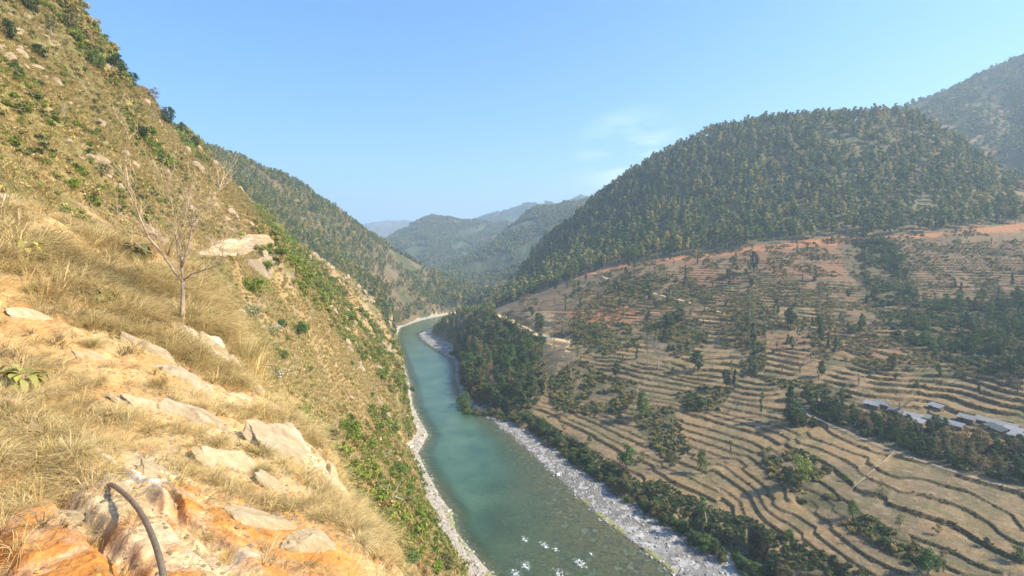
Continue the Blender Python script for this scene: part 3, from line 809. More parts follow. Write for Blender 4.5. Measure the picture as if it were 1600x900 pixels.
def bark_mat(name, a, b):
    m, nd, lk, pb = new_mat(name)
    nz = noise_node(nd, lk, 14, 5, .7); rp = ramp(nd, [(.35, a), (.65, b)])
    lk.new(nz.outputs[0], rp.inputs[0]); lk.new(rp.outputs[0], pb.inputs['Base Color']); pb.inputs['Roughness'].default_value = .9
    bp = nd.new('ShaderNodeBump'); bp.inputs['Distance'].default_value = .01; lk.new(nz.outputs[0], bp.inputs['Height']); lk.new(bp.outputs[0], pb.inputs['Normal'])
    return m
MB_brown = bark_mat('brown_bark', (.09, .065, .045), (.17, .13, .09)); MB_pale = bark_mat('pale_bark', (.24, .20, .15), (.42, .36, .28)); MB_near = bark_mat('near_bark', (.28, .19, .11), (.50, .38, .24))

# ------------------------------------------------------------------ plant meshes
def quads_cloud(r_, centers, radii, nleaf, size, flat=.3, zmin=None):
    """leaf-sized quads in clumps -> V, F(flat), n, v"""
    k_ = r_.integers(0, len(centers), nleaf)
    d = r_.normal(size=(nleaf, 3)); d /= np.linalg.norm(d, axis=1)[:, None]
    rad = r_.random(nleaf) ** .45
    p = centers[k_] + d * (radii[k_] * rad)[:, None] * np.array([1, 1, .8])
    nr = d + r_.normal(size=(nleaf, 3)) * .6 + np.array([0, 0, flat]); nr /= np.linalg.norm(nr, axis=1)[:, None]
    t = np.cross(nr, r_.normal(size=(nleaf, 3))); t /= np.linalg.norm(t, axis=1)[:, None] + 1e-9
    b = np.cross(nr, t)
    s1 = size * r_.uniform(.6, 1.3, nleaf); s2 = s1 * r_.uniform(.5, .9, nleaf)
    a = t * s1[:, None]; b = b * s2[:, None]
    V = np.stack([p - a, p - b * .9, p + a, p + b], 1).reshape(-1, 3)
    cl_v = r_.uniform(.75, 1.25, len(centers))
    v = cl_v[k_] * r_.uniform(.75, 1.25, nleaf)
    return V, np.arange(len(V)), nleaf, np.repeat(v, 4)
def tube(path, radii, k_=6):
    path = np.asarray(path, float); radii = np.asarray(radii, float); n_ = len(path)
    t = np.gradient(path, axis=0); t /= np.linalg.norm(t, axis=1)[:, None] + 1e-9
    ref = np.array([.31, .95, .05]) if abs(t[0][2]) > .5 else np.array([0, 0, 1.0])
    V = []
    for i in range(n_):
        a = np.cross(t[i], ref); a /= np.linalg.norm(a) + 1e-9; b = np.cross(t[i], a)
        an = np.arange(k_) * 2 * math.pi / k_
        V.append(path[i] + radii[i] * (np.cos(an)[:, None] * a + np.sin(an)[:, None] * b))
    V = np.concatenate(V); Fq = []
    for i in range(n_ - 1):
        for j in range(k_):
            Fq.append((i * k_ + j, i * k_ + (j + 1) % k_, (i + 1) * k_ + (j + 1) % k_, (i + 1) * k_ + j))
    Fs = [x for f in Fq for x in f]; sz = [4] * len(Fq)
    Fs += list(range(k_))[::-1] + list(range((n_ - 1) * k_, n_ * k_)); sz += [k_, k_]
    return V, Fs, sz
class Bag:
    def __init__(s): s.V = []; s.F = []; s.S = []; s.v = []; s.mi = []; s.n = 0
    def add(s, V, Fc, sz, v=1.0, mi=0):
        V = np.asarray(V, float); s.V.append(V); s.F.append(np.asarray(Fc, int).ravel() + s.n); s.S.append(np.asarray(sz, int)); s.n += len(V)
        v = np.full(len(V), v) if np.isscalar(v) else v
        s.v.append(v); s.mi.append(np.full(len(sz), mi, int)); return s
    def mesh(s, name, mats, smooth=False):
        v = np.concatenate(s.v)
        me = mesh_from(name, np.concatenate(s.V), np.concatenate(s.F), np.concatenate(s.S), mats, {'v': ('POINT', 'FLOAT_COLOR', np.stack([v, v, v], 1))}, smooth)
        me.polygons.foreach_set('material_index', np.concatenate(s.mi).astype(np.int32)); return me
def crown_centers(seed, h0, h1_, rad, nc, shape='ovoid'):
    r_ = np.random.default_rng(seed)
    out = []; rr = []
    for i in range(nc):
        t = (i + r_.random()) / nc
        if shape == 'ovoid': prof = math.sin(math.pi * (0.12 + .80 * t)) ** .8
        elif shape == 'cone': prof = 1.0 - .85 * t
        elif shape == 'column': prof = .45 + .3 * math.sin(9 * t + seed)
        elif shape == 'umbrella': prof = .35 + .75 * t
        else: prof = math.sqrt(max(0, 1 - (1.1 * t - .15) ** 2))
        a = r_.uniform(0, 2 * math.pi); q_ = r_.uniform(.35, 1.0) * prof * rad * .72
        out.append((q_ * math.cos(a), q_ * math.sin(a), lerp(h0, h1_, t))); rr.append(rad * r_.uniform(.26, .46) * (.6 + .5 * prof))
    return np.array(out), np.array(rr), r_
def trunk_bag(seed, h, r0, crown_c=None, lean=.06, k_=6, limbs=5):
    r_ = np.random.default_rng(seed + 500); b = Bag()
    dx, dy = r_.normal(0, lean, 2)
    zs = np.linspace(-.6, h, 7); P_ = np.stack([dx * zs + .15 * r_.normal(size=7) * .4, dy * zs + .15 * r_.normal(size=7) * .4, zs], 1); P_[0, :2] = P_[1, :2]
    b.add(*tube(P_, r0 * np.linspace(1.25, .35, 7), k_))
    if crown_c is not None:
        for c_ in crown_c[r_.permutation(len(crown_c))[:limbs]]:
            z0 = max(h * .3, c_[2] - abs(c_[0]) - abs(c_[1]) - .5); z0 = min(z0, h * .9); s_ = np.array([dx * z0, dy * z0, z0])
            mid = (s_ + c_) / 2 + r_.normal(size=3) * .15
            b.add(*tube([s_, mid, c_], [r0 * .5, r0 * .3, r0 * .12], 4))
    return b
def make_tree_meshes(name, seed, h, rad, nc, nleaf, lsize, leafm, barkm, shape='ovoid', base=.35, r0=.16, limbs=5):
    c_, rr, r_ = crown_centers(seed, h * base, h * .93, rad, nc, shape)
    V, Fc, n_, v = quads_cloud(r_, c_, rr, nleaf, lsize)
    crown = Bag().add(V, Fc, [4] * n_, v).mesh(name + '_crown', [leafm])
    trunk = trunk_bag(seed, h * .8, r0, c_, limbs=limbs).mesh(name + '_trunk', [barkm], True)
    return trunk, crown
def join_mesh(name, trunk, crown):
    bag = Bag()
    mats = []
    for i, m_ in enumerate((trunk, crown)):
        nv = len(m_.vertices); V = np.empty(nv * 3, np.float32); m_.vertices.foreach_get('co', V)
        Fc = np.empty(len(m_.loops), np.int32); m_.loops.foreach_get('vertex_index', Fc)
        sz = np.empty(len(m_.polygons), np.int32); m_.polygons.foreach_get('loop_total', sz)
        vv = np.empty(nv * 4, np.float32); m_.attributes['v'].data.foreach_get('color', vv)
        bag.add(V.reshape(-1, 3), Fc, sz, vv.reshape(-1, 4)[:, 0], i); mats.append(m_.materials[0])
    return bag.mesh(name, mats)
def bush_mesh(name, seed, rad, h, nc, nleaf, lsize, leafm):
    r_ = np.random.default_rng(seed); a = r_.uniform(0, 6.28, nc); q_ = rad * .65 * np.sqrt(r_.random(nc)); 
    c_ = np.stack([q_ * np.cos(a), q_ * np.sin(a), h * (.25 + .55 * r_.random(nc) * (1 - .5 * q_ / rad))], 1); rr = rad * r_.uniform(.25, .5, nc)
    V, Fc, n_, v = quads_cloud(r_, c_, rr, nleaf, lsize); V[:, 2] = np.where(V[:, 2] < -.15, -.15, V[:, 2])
    return Bag().add(V, Fc, [4] * n_, v).mesh(name, [leafm])
def blades(r_, nb, h, spreadr, w, droop, base_r, lean=(0, 0), seg=3):
    """curved grass blades -> V, F, sizes, v"""
    a = r_.uniform(0, 6.283, nb); rb = base_r * np.sqrt(r_.random(nb))
    b0 = np.stack([rb * np.cos(a), rb * np.sin(a), np.zeros(nb) - .02], 1)
    a2 = a + r_.normal(0, .6, nb); out = np.stack([np.cos(a2), np.sin(a2)], 1) * (spreadr * r_.uniform(.2, 1, nb))[:, None] + np.array(lean)
    hh = h * r_.uniform(.55, 1.1, nb)
    sd_ = np.stack([-np.sin(a2), np.cos(a2), np.zeros(nb)], 1)
    rings = []
    for i in range(seg + 1):
        t = i / seg
        c_ = b0 + np.concatenate([out * (t ** 1.5)[None] if False else out * (t ** 1.5), (hh * (t - droop * t ** 2.6))[:, None]], 1)
        ww = w * (1 - .85 * t)
        rings.append(c_ - sd_ * ww); rings.append(c_ + sd_ * ww)
    V = np.stack(rings, 1); nn = 2 * (seg + 1)
    Fc = np.concatenate([np.array([[2 * i, 2 * i + 1, 2 * i + 3, 2 * i + 2] for i in range(seg)]).ravel()[None] + nn * np.arange(nb)[:, None]]).ravel()
    v = np.repeat(r_.uniform(.65, 1.3, nb), nn)
    return V.reshape(-1, 3), Fc, [4] * (nb * seg), v

# ------------------------------------------------------------------ scattering many of a kind as one mass
def variants(name, meshes):
    c_ = bpy.data.collections.new(name)
    for i, m_ in enumerate(meshes):
        o = bpy.data.objects.new(name + '_%d' % i, m_); c_.objects.link(o)
    return c_
def scatter(name, P_, coll, rz, sc, mat=None, tilt=None, zs=None):
    n_ = len(P_)
    if n_ == 0: return None
    me = bpy.data.meshes.new(name); me.vertices.add(n_); me.vertices.foreach_set('co', np.asarray(P_, np.float32).ravel())
    nv_ = len(coll.objects)
    r_ = np.random.default_rng(n_)
    a = me.attributes.new('rot', 'FLOAT_VECTOR', 'POINT')
    rot = np.zeros((n_, 3), np.float32); rot[:, 2] = rz
    if tilt is not None: rot[:, :2] = tilt
    a.data.foreach_set('vector', rot.ravel())
    a = me.attributes.new('sc', 'FLOAT_VECTOR', 'POINT')
    S = np.stack([sc, sc, sc * (zs if zs is not None else 1)], 1).astype(np.float32); a.data.foreach_set('vector', S.ravel())
    a = me.attributes.new('vi', 'INT', 'POINT'); a.data.foreach_set('value', r_.integers(0, nv_, n_).astype(np.int32))
    o = link(name, me)
    ng = bpy.data.node_groups.new(name + '_scatter', 'GeometryNodeTree')
    ng.interface.new_socket('Geometry', in_out='INPUT', socket_type='NodeSocketGeometry'); ng.interface.new_socket('Geometry', in_out='OUTPUT', socket_type='NodeSocketGeometry')
    gi = ng.nodes.new('NodeGroupInput'); go = ng.nodes.new('NodeGroupOutput')
    ip = ng.nodes.new('GeometryNodeInstanceOnPoints'); ci = ng.nodes.new('GeometryNodeCollectionInfo')
    ci.inputs['Collection'].default_value = coll; ci.inputs['Separate Children'].default_value = True; ci.inputs['Reset Children'].default_value = True
    ip.inputs['Pick Instance'].default_value = True
    def na(nm, typ):
        x = ng.nodes.new('GeometryNodeInputNamedAttribute'); x.data_type = typ; x.inputs['Name'].default_value = nm; return [s_ for s_ in x.outputs if s_.enabled and s_.name == 'Attribute'][0]
    e2r = ng.nodes.new('FunctionNodeEulerToRotation')
    L = ng.links
    L.new(gi.outputs[0], ip.inputs['Points']); L.new(ci.outputs[0], ip.inputs['Instance'])
    L.new(na('vi', 'INT'), ip.inputs['Instance Index']); L.new(na('rot', 'FLOAT_VECTOR'), e2r.inputs[0]); L.new(e2r.outputs[0], ip.inputs['Rotation']); L.new(na('sc', 'FLOAT_VECTOR'), ip.inputs['Scale'])
    L.new(ip.outputs[0], go.inputs[0])
    md = o.modifiers.new('scatter', 'NODES'); md.node_group = ng
    return tag(o, kind='stuff')
def rnd_pts(n_, x0, x1, y0, y1, fn, seed):
    r_ = np.random.default_rng(seed)
    x = r_.uniform(x0, x1, n_); y = r_.uniform(y0, y1, n_)
    u = x / y * F + 800
    ok = (u > -160) & (u < 1740)
    x = x[ok]; y = y[ok]; k_ = fn(x, y, x / y * F + 800); x = x[k_]; y = y[k_]
    return x, y, zat(x, y)

# kinds
forest_vars = []; forest_pairs = []
for i in range(6):
    t_, c_ = make_tree_meshes('forest_tree', 10 + i, 10.5 + (i % 3), 2.3 + .25 * (i % 3), 13, 340, .50, ML_forest, MB_pale, 'ovoid', .30 + .05 * (i % 2), .15, 4)
    forest_pairs.append((t_, c_)); forest_vars.append(join_mesh('forest_tree', t_, c_))
far_vars = []
for i in range(4):
    c_, rr, r_ = crown_centers(40 + i, 3, 11, 4.2, 9)
    V, Fc, n_, v = quads_cloud(r_, c_, rr, 90, 1.5); far_vars.append(Bag().add(V, Fc, [4] * n_, v).mesh('far_tree', [ML_far]))
VC_forest = variants('forest_kinds', forest_vars); VC_far = variants('far_kinds', far_vars)
scrub_vars = [bush_mesh('scrub', 60 + i, 1.0, 1.1, 7, 130, .16, ML_bluff) for i in range(4)] + [bush_mesh('scrub', 66 + i, .8, .8, 6, 110, .15, ML_strawfar) for i in range(2)]
VC_scrub = variants('scrub_kinds', scrub_vars)
lime_vars = [bush_mesh('lime_scrub', 70 + i, 1.3, 1.7, 10, 320, .16, [ML_lime, ML_lime, ML_bluff][i]) for i in range(3)]
VC_lime = variants('lime_kinds', lime_vars)
dark_vars = [bush_mesh('dark_scrub', 75 + i, 1.4, 1.5, 9, 200, .24, [ML_dark, ML_olive, ML_dark][i]) for i in range(3)]
VC_dark = variants('dark_kinds', dark_vars)
straw_vars = []
for i in range(4):
    r_ = np.random.default_rng(90 + i); straw_vars.append(Bag().add(*blades(r_, 60, .75, .55, .022, .45, .25)).mesh('straw_tuft', [ML_strawfar]))
VC_straw = variants('straw_kinds', straw_vars)

def poly_ok(x, y, p): return in_poly(x, y, p)
def slope_sign(x, y): return None
# right hill forest
def f_forR(x, y, u):
    s1 = fbm(x / 22, y / 22, 3)
    return poly_ok(x, y, PG_forestR) & (s1 > .24)
x, y, z = rnd_pts(22000, -200, 760, 420, 1150, f_forR, 21)
order = np.argsort(np.hypot(x, y))
r_ = np.random.default_rng(5)
szF = r_.uniform(.85, 1.6, len(x)); rzF = r_.uniform(0, 6.28, len(x))
# the three hundred nearest that show are single trees
near_idx = []; vis_test = order
for i in order:
    u = x[i] / y[i] * F + 800
    if 20 < u < 1590 and len(near_idx) < 230: near_idx.append(i)
near_idx = set(near_idx)
mask = np.array([i not in near_idx for i in range(len(x))])
scatter('hill_forest', np.stack([x, y, z], 1)[mask], VC_forest, rzF[mask], szF[mask], zs=r_.uniform(.85, 1.2, mask.sum()))
print('forest right', len(x))
proto = []
for i, (t_, c_) in enumerate(forest_pairs): proto.append((t_, c_))
FT_LABEL = 'slender olive crowned tree in the front rank of the wooded hill above the red bank'
def place_tree(name, pair, loc, rz, s, label, cat='tree', group=None, zs=1.0, tilt=(0, 0)):
    e = empty(name, loc, rz, (s, s, s * zs)); e.rotation_euler = (tilt[0], tilt[1], rz)
    link('trunk', pair[0], e); link('crown', pair[1], e)
    return tag(e, label, cat, group)
for k_, i in enumerate(near_idx):
    u_ = x[i] / y[i] * F + 800
    FT_LABEL = 'slender olive crowned tree in the front rank of the wooded hill, ' + ('near the river bend' if u_ < 900 else 'above the upper track' if u_ < 1060 else 'above the red bank' if u_ < 1330 else 'above the wooded gully' if u_ < 1420 else 'behind the second red bank')
    place_tree('forest_tree', proto[k_ % 6], (x[i], y[i], z[i]), rzF[i], szF[i], FT_LABEL, 'tree', 'front rank of trees of the wooded hill', r_.uniform(.85, 1.2))
# tall hill behind on the right
def f_E(x, y, u): return (u > 1250) & ~poly_ok(x, y, PG_forestR) & (y > 560) & (fbm(x / 40, y / 40, 3) > .33)
x, y, z = rnd_pts(20000, 350, 1900, 560, 1600, f_E, 22); r_ = np.random.default_rng(6)
scatter('high_slope_forest', np.stack([x, y, z], 1), VC_far, r_.uniform(0, 6.28, len(x)), r_.uniform(.6, 1.1, len(x))); print('E', len(x))
# second hill on the left
def f_L2(x, y, u): return (u > 120) & (u < 790) & (~poly_ok(x, y, PG_clear) | (fbm(x / 35, y / 35, 3) > .45)) & (zat(x, y) > 1.5) & (fbm(x / 30, y / 30, 3) > .32) & (np.abs(zat(x, y)) < 500) & ~((u < 655) & (y < 430))
x, y, z = rnd_pts(30000, -760, -20, 430, 1250, f_L2, 23)
m_ = (seg_dist(x, y, riv_L)[0] > 4) & (seg_dist(x, y, riv_R)[0] > 12) & ~in_poly(x, y, riv_poly) & ~poly_ok(x, y, PG_forestR) & ~poly_ok(x, y, PG_spur)
x, y, z = x[m_], y[m_], z[m_]; r_ = np.random.default_rng(8)
scatter('side_valley_forest', np.stack([x, y, z], 1), VC_forest, r_.uniform(0, 6.28, len(x)), r_.uniform(.55, 1.0, len(x))); print('L2', len(x))
# far hills
def f_far(x, y, u): return (u > 480) & (u < 1250) & (fbm(x / 60, y / 60, 3) > .42)
x, y, z = rnd_pts(42000, -900, 800, 1200, 2700, f_far, 24); r_ = np.random.default_rng(9)
scatter('far_forest', np.stack([x, y, z], 1), VC_far, r_.uniform(0, 6.28, len(x)), r_.uniform(.8, 1.3, len(x))); print('far', len(x))
def f_far2(x, y, u): return (u > 620) & (u < 1000) & (fbm(x / 120, y / 120, 3) > .50)
x, y, z = rnd_pts(26000, -900, 900, 2700, 4100, f_far2, 25)
scatter('distant_forest', np.stack([x, y, z], 1), VC_far, r_.uniform(0, 6.28, len(x)), r_.uniform(1.0, 1.6, len(x)))

# left slopes: scrub, lime bushes, straw
def left_area(x, y, u):
    dl_ = seg_dist(x, y, riv_L)[0]
    return (u < 790) & (zat(x, y) > 1.2) & (dl_ > 6) & (dl_ < seg_dist(x, y, riv_R)[0]) & (y < 430) & ~poly_ok(x, y, pcut) & ~poly_ok(x, y, pledge)
def f_scr(x, y, u): return left_area(x, y, u) & (fbm(x / 12, y / 12, 3) > .36)
x, y, z = rnd_pts(60000, -420, 15, 28, 420, f_scr, 31); r_ = np.random.default_rng(10)
scatter('slope_scrub', np.stack([x, y, z - .1], 1), VC_scrub, r_.uniform(0, 6.28, len(x)), r_.uniform(.45, 1.25, len(x)) * np.interp(y, [30, 120, 300], [.55, .9, 1.3])); print('scrub', len(x))
def f_str(x, y, u): return left_area(x, y, u) & (y < 300)
x, y, z = rnd_pts(110000, -330, 15, 24, 300, f_str, 32)
scatter('slope_dry_grass', np.stack([x, y, z - .1], 1), VC_straw, r_.uniform(0, 6.28, len(x)), r_.uniform(.9, 1.8, len(x)) * np.interp(y, [30, 120, 300], [.7, 1.2, 1.8])); print('straw', len(x))
def f_lime(x, y, u):
    zz = zat(x, y); py = HZ - (zz - CZ) / y * F
    low = (u > 380) & (u < 760) & (py > 640) & (py < 900) & (py > 560 + (650 - u) * .55)
    rim = (u > 400) & (u < 640) & (seg_dist(u, py, [(400, 350), (440, 395), (480, 430), (540, 500), (600, 560), (640, 610)])[0] < 26)
    top = (u < 330) & (y > 100) & (fbm(x / 25 + 9, y / 25, 2) > .62)
    return left_area(x, y, u) & (low | rim | top) & (fbm(x / 8 + 3, y / 8, 3) > .43)
x, y, z = rnd_pts(60000, -420, 15, 30, 420, f_lime, 33)
scatter('green_undergrowth', np.stack([x, y, z - .1], 1), VC_lime, r_.uniform(0, 6.28, len(x)), r_.uniform(.6, 1.3, len(x)) * (1 + .9 * r_.random(len(x)) ** 4) * np.interp(y, [30, 120, 300], [.7, 1.1, 1.5])); print('lime', len(x))
def f_upb(x, y, u): return left_area(x, y, u) & (zat(x, y) > 104) & (fbm(x / 14 + 2, y / 14, 3) > .48)
x, y, z = rnd_pts(24000, -420, -20, 50, 330, f_upb, 36)
scatter('upper_slope_bushes', np.stack([x, y, z - .1], 1), variants('upper_bush_kinds', [dark_vars[1], lime_vars[2], lime_vars[0], dark_vars[1]]), r_.uniform(0, 6.28, len(x)), r_.uniform(.35, 1.0, len(x))); print('upb', len(x))
def f_bk(x, y, u):
    d_ = seg_dist(x, y, riv_R)[0]; w_ = np.interp(y, [100, 158, 230, 300, 360], [22, 21, 15, 9, 5])
    return ~in_poly(x, y, riv_poly) & (d_ > w_ + .5) & (d_ < w_ + np.where(y < 210, 15, 9)) & (u > 720)
x, y, z = rnd_pts(40000, -40, 130, 120, 380, f_bk, 37)
scatter('bank_undergrowth', np.stack([x, y, z - .1], 1), VC_dark, r_.uniform(0, 6.28, len(x)), r_.uniform(.35, .95, len(x))); print('bank', len(x))
# right side undergrowth: banks, gully, wood floor
def f_dk(x, y, u):
    g = poly_ok(x, y, PG_gully) | poly_ok(x, y, PG_wood) | poly_ok(x, y, PG_spur)
    return (u > 690) & g & (fbm(x / 9 + 3, y / 9, 3) > .46)
x, y, z = rnd_pts(80000, -120, 420, 130, 640, f_dk, 34)
m_ = (seg_dist(x, y, riv_R)[0] > 4) & (seg_dist(x, y, line_path)[0] > 2.5) & (seg_dist(x, y, line_t2)[0] > 4)
x, y, z = x[m_], y[m_], z[m_]
scatter('valley_undergrowth', np.stack([x, y, z - .2], 1), VC_dark, r_.uniform(0, 6.28, len(x)), r_.uniform(.7, 1.9, len(x))); print('dark', len(x))
# weedy risers between the fields
rm = (riser > .5)
ii = np.argwhere(rm); r_ = np.random.default_rng(14)
area = GY[rm] ** 2
pick = r_.choice(len(ii), 42000, p=area / area.sum()); ij = ii[pick]
x = GX[ij[:, 0], ij[:, 1]]; y = GY[ij[:, 0], ij[:, 1]]; u = GU[ij[:, 0], ij[:, 1]]; k_ = (u > 780) & (u < 1700) & ((Z[ij[:, 0], ij[:, 1]] > 26) | (r_.random(len(x)) < .6)) & (fbm(x / 8, y / 8, 2) > .38)
x, y = x[k_], y[k_]; x = x + r_.normal(0, .3, len(x)); y = y + r_.normal(0, .3, len(x)); z = zat(x, y)
weed_vars = [bush_mesh('bank_weed', 80 + i, .9, .7, 6, 90, .15, [ML_olive, ML_tan, ML_bluff, ML_tan][i]) for i in range(4)]
VC_weed = variants('weed_kinds', weed_vars)
scatter('terrace_bank_weeds', np.stack([x, y, z - .1], 1), VC_weed, r_.uniform(0, 6.28, len(x)), r_.uniform(.3, .85, len(x))); print('weeds', len(x))
def f_th(x, y, u):
    k = np.zeros(len(x), bool)
    for p_ in THK: k |= in_poly(x, y, p_)
    return k & (u > 800) & (fbm(x / 6 + 1, y / 6, 3) > .42)
x, y, z = rnd_pts(90000, 0, 260, 130, 560, f_th, 38)
scatter('terrace_thickets', np.stack([x, y, z - .15], 1), variants('thicket_kinds', [dark_vars[0], dark_vars[1], lime_vars[2], weed_vars[1], weed_vars[0]]), r_.uniform(0, 6.28, len(x)), r_.uniform(.35, 1.25, len(x))); print('thick', len(x))
# scrub over the upper red slope
def f_up(x, y, u): return (u > 890) & (zat(x, y) > 40) & ~poly_ok(x, y, PG_forestR) & (y < 560) & (fbm(x / 11 + 7, y / 11, 3) > .52)
x, y, z = rnd_pts(60000, 20, 420, 200, 560, f_up, 35)
scatter('upper_slope_scrub', np.stack([x, y, z - .1], 1), variants('upper_kinds', weed_vars[:3] + dark_vars[1:2] + lime_vars[2:]), r_.uniform(0, 6.28, len(x)), r_.uniform(.5, 1.3, len(x))); print('up', len(x))

# stones on the shores
def rock_mesh(name, seed, mat, sub=3, cuts=9, rough=.10, flat=(1, 1, .7)):
    import bmesh
    bm = bmesh.new(); bmesh.ops.create_icosphere(bm, subdivisions=sub, radius=1.0)
    r_ = random.Random(seed); pl = []
    for _ in range(cuts):
        n_ = Vector((r_.gauss(0, 1), r_.gauss(0, 1), r_.gauss(0, 1))).normalized(); pl.append((n_, r_.uniform(.45, .8)))
    off = Vector((seed * 3.1, seed * 1.7, 0))
    for v in bm.verts:
        p = v.co.copy()
        for n_, d in pl:
            e = p.dot(n_) - d
            if e > 0: p -= n_ * e * .92
        p *= 1 + rough * (mnoise.fractal(p * 2.2 + off, 1.0, 2.0, 4))
        v.co = Vector((p.x * flat[0], p.y * flat[1], p.z * flat[2]))
    me = bpy.data.meshes.new(name); bm.to_mesh(me); bm.free(); me.materials.append(mat)
    return me
M_crag = soil_mat('slope_rock', (.33, .255, .16), .35, 1.2)
crag_vars = [rock_mesh('crag', 180 + i, M_crag, 3, 10, .18, (1, .8, .8)) for i in range(5)]
def f_cr(x, y, u): return left_area(x, y, u) & (fbm(x / 16 + 31, y / 16, 4) > .57)
x, y, z = rnd_pts(9000, -420, 10, 60, 420, f_cr, 39); r_ = np.random.default_rng(19)
scatter('slope_outcrops', np.stack([x, y, z + .15], 1), variants('crag_kinds', crag_vars), r_.uniform(0, 6.28, len(x)), (.6 + 1.9 * r_.random(len(x)) ** 2.5) * np.interp(y, [60, 200, 400], [.7, 1.2, 1.8]), tilt=r_.normal(0, .4, (len(x), 2))); print('crag', len(x))
M_stone = soil_mat('river_stone', (.36, .35, .33), .3, 3.0); M_stoned = soil_mat('dark_river_stone', (.17, .165, .15), .3, 3.0)
stone_vars = [rock_mesh('stone', 200 + i, [M_stone, M_stone, M_stoned][i % 3], 2, 7) for i in range(6)]
VC_stone = variants('stone_kinds', stone_vars)
def f_st(x, y, u):
    dR_, _ = seg_dist(x, y, riv_R); dL_, _ = seg_dist(x, y, riv_L); ins = in_poly(x, y, riv_poly)
    w_ = np.interp(y, [100, 158, 230, 300, 360, 500, 560, 620, 800], [20, 19, 13, 8, 3, 5, 14, 14, 5])
    return ((dR_ < w_) & ~ins & (dR_ < dL_)) | ((dL_ < 6) & ~ins & (dL_ < dR_)) | (ins & (np.minimum(dR_, dL_) < 1.5))
x, y, z = rnd_pts(160000, -130, 130, 120, 800, f_st, 41); r_ = np.random.default_rng(15)
scatter('shore_stones', np.stack([x, y, z], 1), VC_stone, r_.uniform(0, 6.28, len(x)), .12 + .5 * r_.random(len(x)) ** 5 + .12 * r_.random(len(x))); print('stones', len(x))
# ------------------------------------------------------------------ single trees of the valley side
pairs = {}
def pair(kind, i=0):
    k_ = (kind, i)
    if k_ in pairs: return pairs[k_]
    s = 300 + 17 * i + 97 * ['G', 'D', 'O', 'Y', 'P', 'T', 'V', 'N', 'C', 'W'].index(kind)
    if kind == 'G': r_ = make_tree_meshes('green_tree', s, 8, 3.3, 22, 1500, .22, ML_green, MB_brown, 'round', .30, .17)
    elif kind == 'D': r_ = make_tree_meshes('dark_tree', s, 8, 3.0, 22, 1400, .24, ML_dark, MB_brown, 'ovoid', .22, .17)
    elif kind == 'O': r_ = make_tree_meshes('olive_tree', s, 8, 3.0, 15, 900, .22, ML_olive, MB_pale, 'ovoid', .30, .14)
    elif kind == 'Y': r_ = make_tree_meshes('bright_tree', s, 8, 3.0, 18, 1200, .22, ML_bright, MB_brown, 'ovoid', .15, .12)
    elif kind == 'T': r_ = make_tree_meshes('tan_tree', s, 8, 3.4, 14, 800, .20, ML_tan, MB_pale, 'round', .2, .14)
    elif kind == 'V': r_ = make_tree_meshes('leafy_column', s, 8, 1.5, 14, 700, .18, ML_green, MB_pale, 'column', .15, .16, 3)
    elif kind == 'N': r_ = make_tree_meshes('dark_cone', s, 8, 2.1, 18, 1300, .2, ML_dark, MB_brown, 'cone', .08, .14, 3)
    elif kind == 'C': r_ = make_tree_meshes('loose_tree', s, 8, 3.2, 10, 420, .20, ML_olive, MB_pale, 'umbrella', .45, .14)
    pairs[k_] = r_; return r_
def branch_rec(bag, p, d, L_, r0, depth, r_, up=.15, k_=4):
    pts = [p]; q_ = p.copy(); dd = d.copy()
    for i in range(3):
        dd = dd + r_.normal(0, .16, 3) + np.array([0, 0, up * .3]); dd /= np.linalg.norm(dd); q_ = q_ + dd * L_ / 3; pts.append(q_.copy())
    bag.add(*tube(pts, np.linspace(r0, r0 * .55, 4), k_ if depth > 1 else 3))
    if depth <= 0: return
    for i in range(3 if depth > 1 else 3):
        nd_ = dd + r_.normal(0, .55, 3) + np.array([0, 0, up]); nd_ /= np.linalg.norm(nd_)
        s_ = pts[3] if i < 2 else pts[2]
        branch_rec(bag, s_, nd_, L_ * r_.uniform(.6, .8), r0 * .58, depth - 1, r_, up, k_)
bare_cache = {}
def bare_pair(i, wide=False):
    k_ = (i, wide)
    if k_ in bare_cache: return bare_cache[k_]
    r_ = np.random.default_rng(900 + i)
    tb = Bag(); P_ = [(0, 0, -.5), (.05, 0, 1.2), (0, .1, 2.4), (.1, .05, 3.4 if not wide else 2.6)]; tb.add(*tube(P_, [.2, .17, .14, .12], 6))
    cb = Bag()
    for a in range(6):
        an = a * 1.05 + r_.uniform(-.3, .3); sp = 1.3 if wide else .55
        d = np.array([math.cos(an) * sp, math.sin(an) * sp, 1.0]); d /= np.linalg.norm(d)
        branch_rec(cb, np.array(P_[-1]) - [0, 0, .4 * (a % 3)], d, 2.0 if not wide else 2.3, .085, 4, r_, .12 if wide else .3)
    M_ = MB_pale if not wide else MB_brown
    bare_cache[k_] = (tb.mesh('bare_trunk', [M_], True), cb.mesh('bare_branches', [M_])); return bare_cache[k_]
KN = {'G': ('broadleaf_tree', 'tree'), 'D': ('dark_tree', 'tree'), 'O': ('olive_tree', 'tree'), 'Y': ('bright_tree', 'tree'), 'T': ('dry_tree', 'tree'), 'V': ('leafy_column_tree', 'tree'),
      'N': ('conical_tree', 'tree'), 'C': ('flat_topped_tree', 'tree'), 'B': ('bare_tree', 'tree'), 'W': ('bare_tree', 'tree')}
tcount = 0
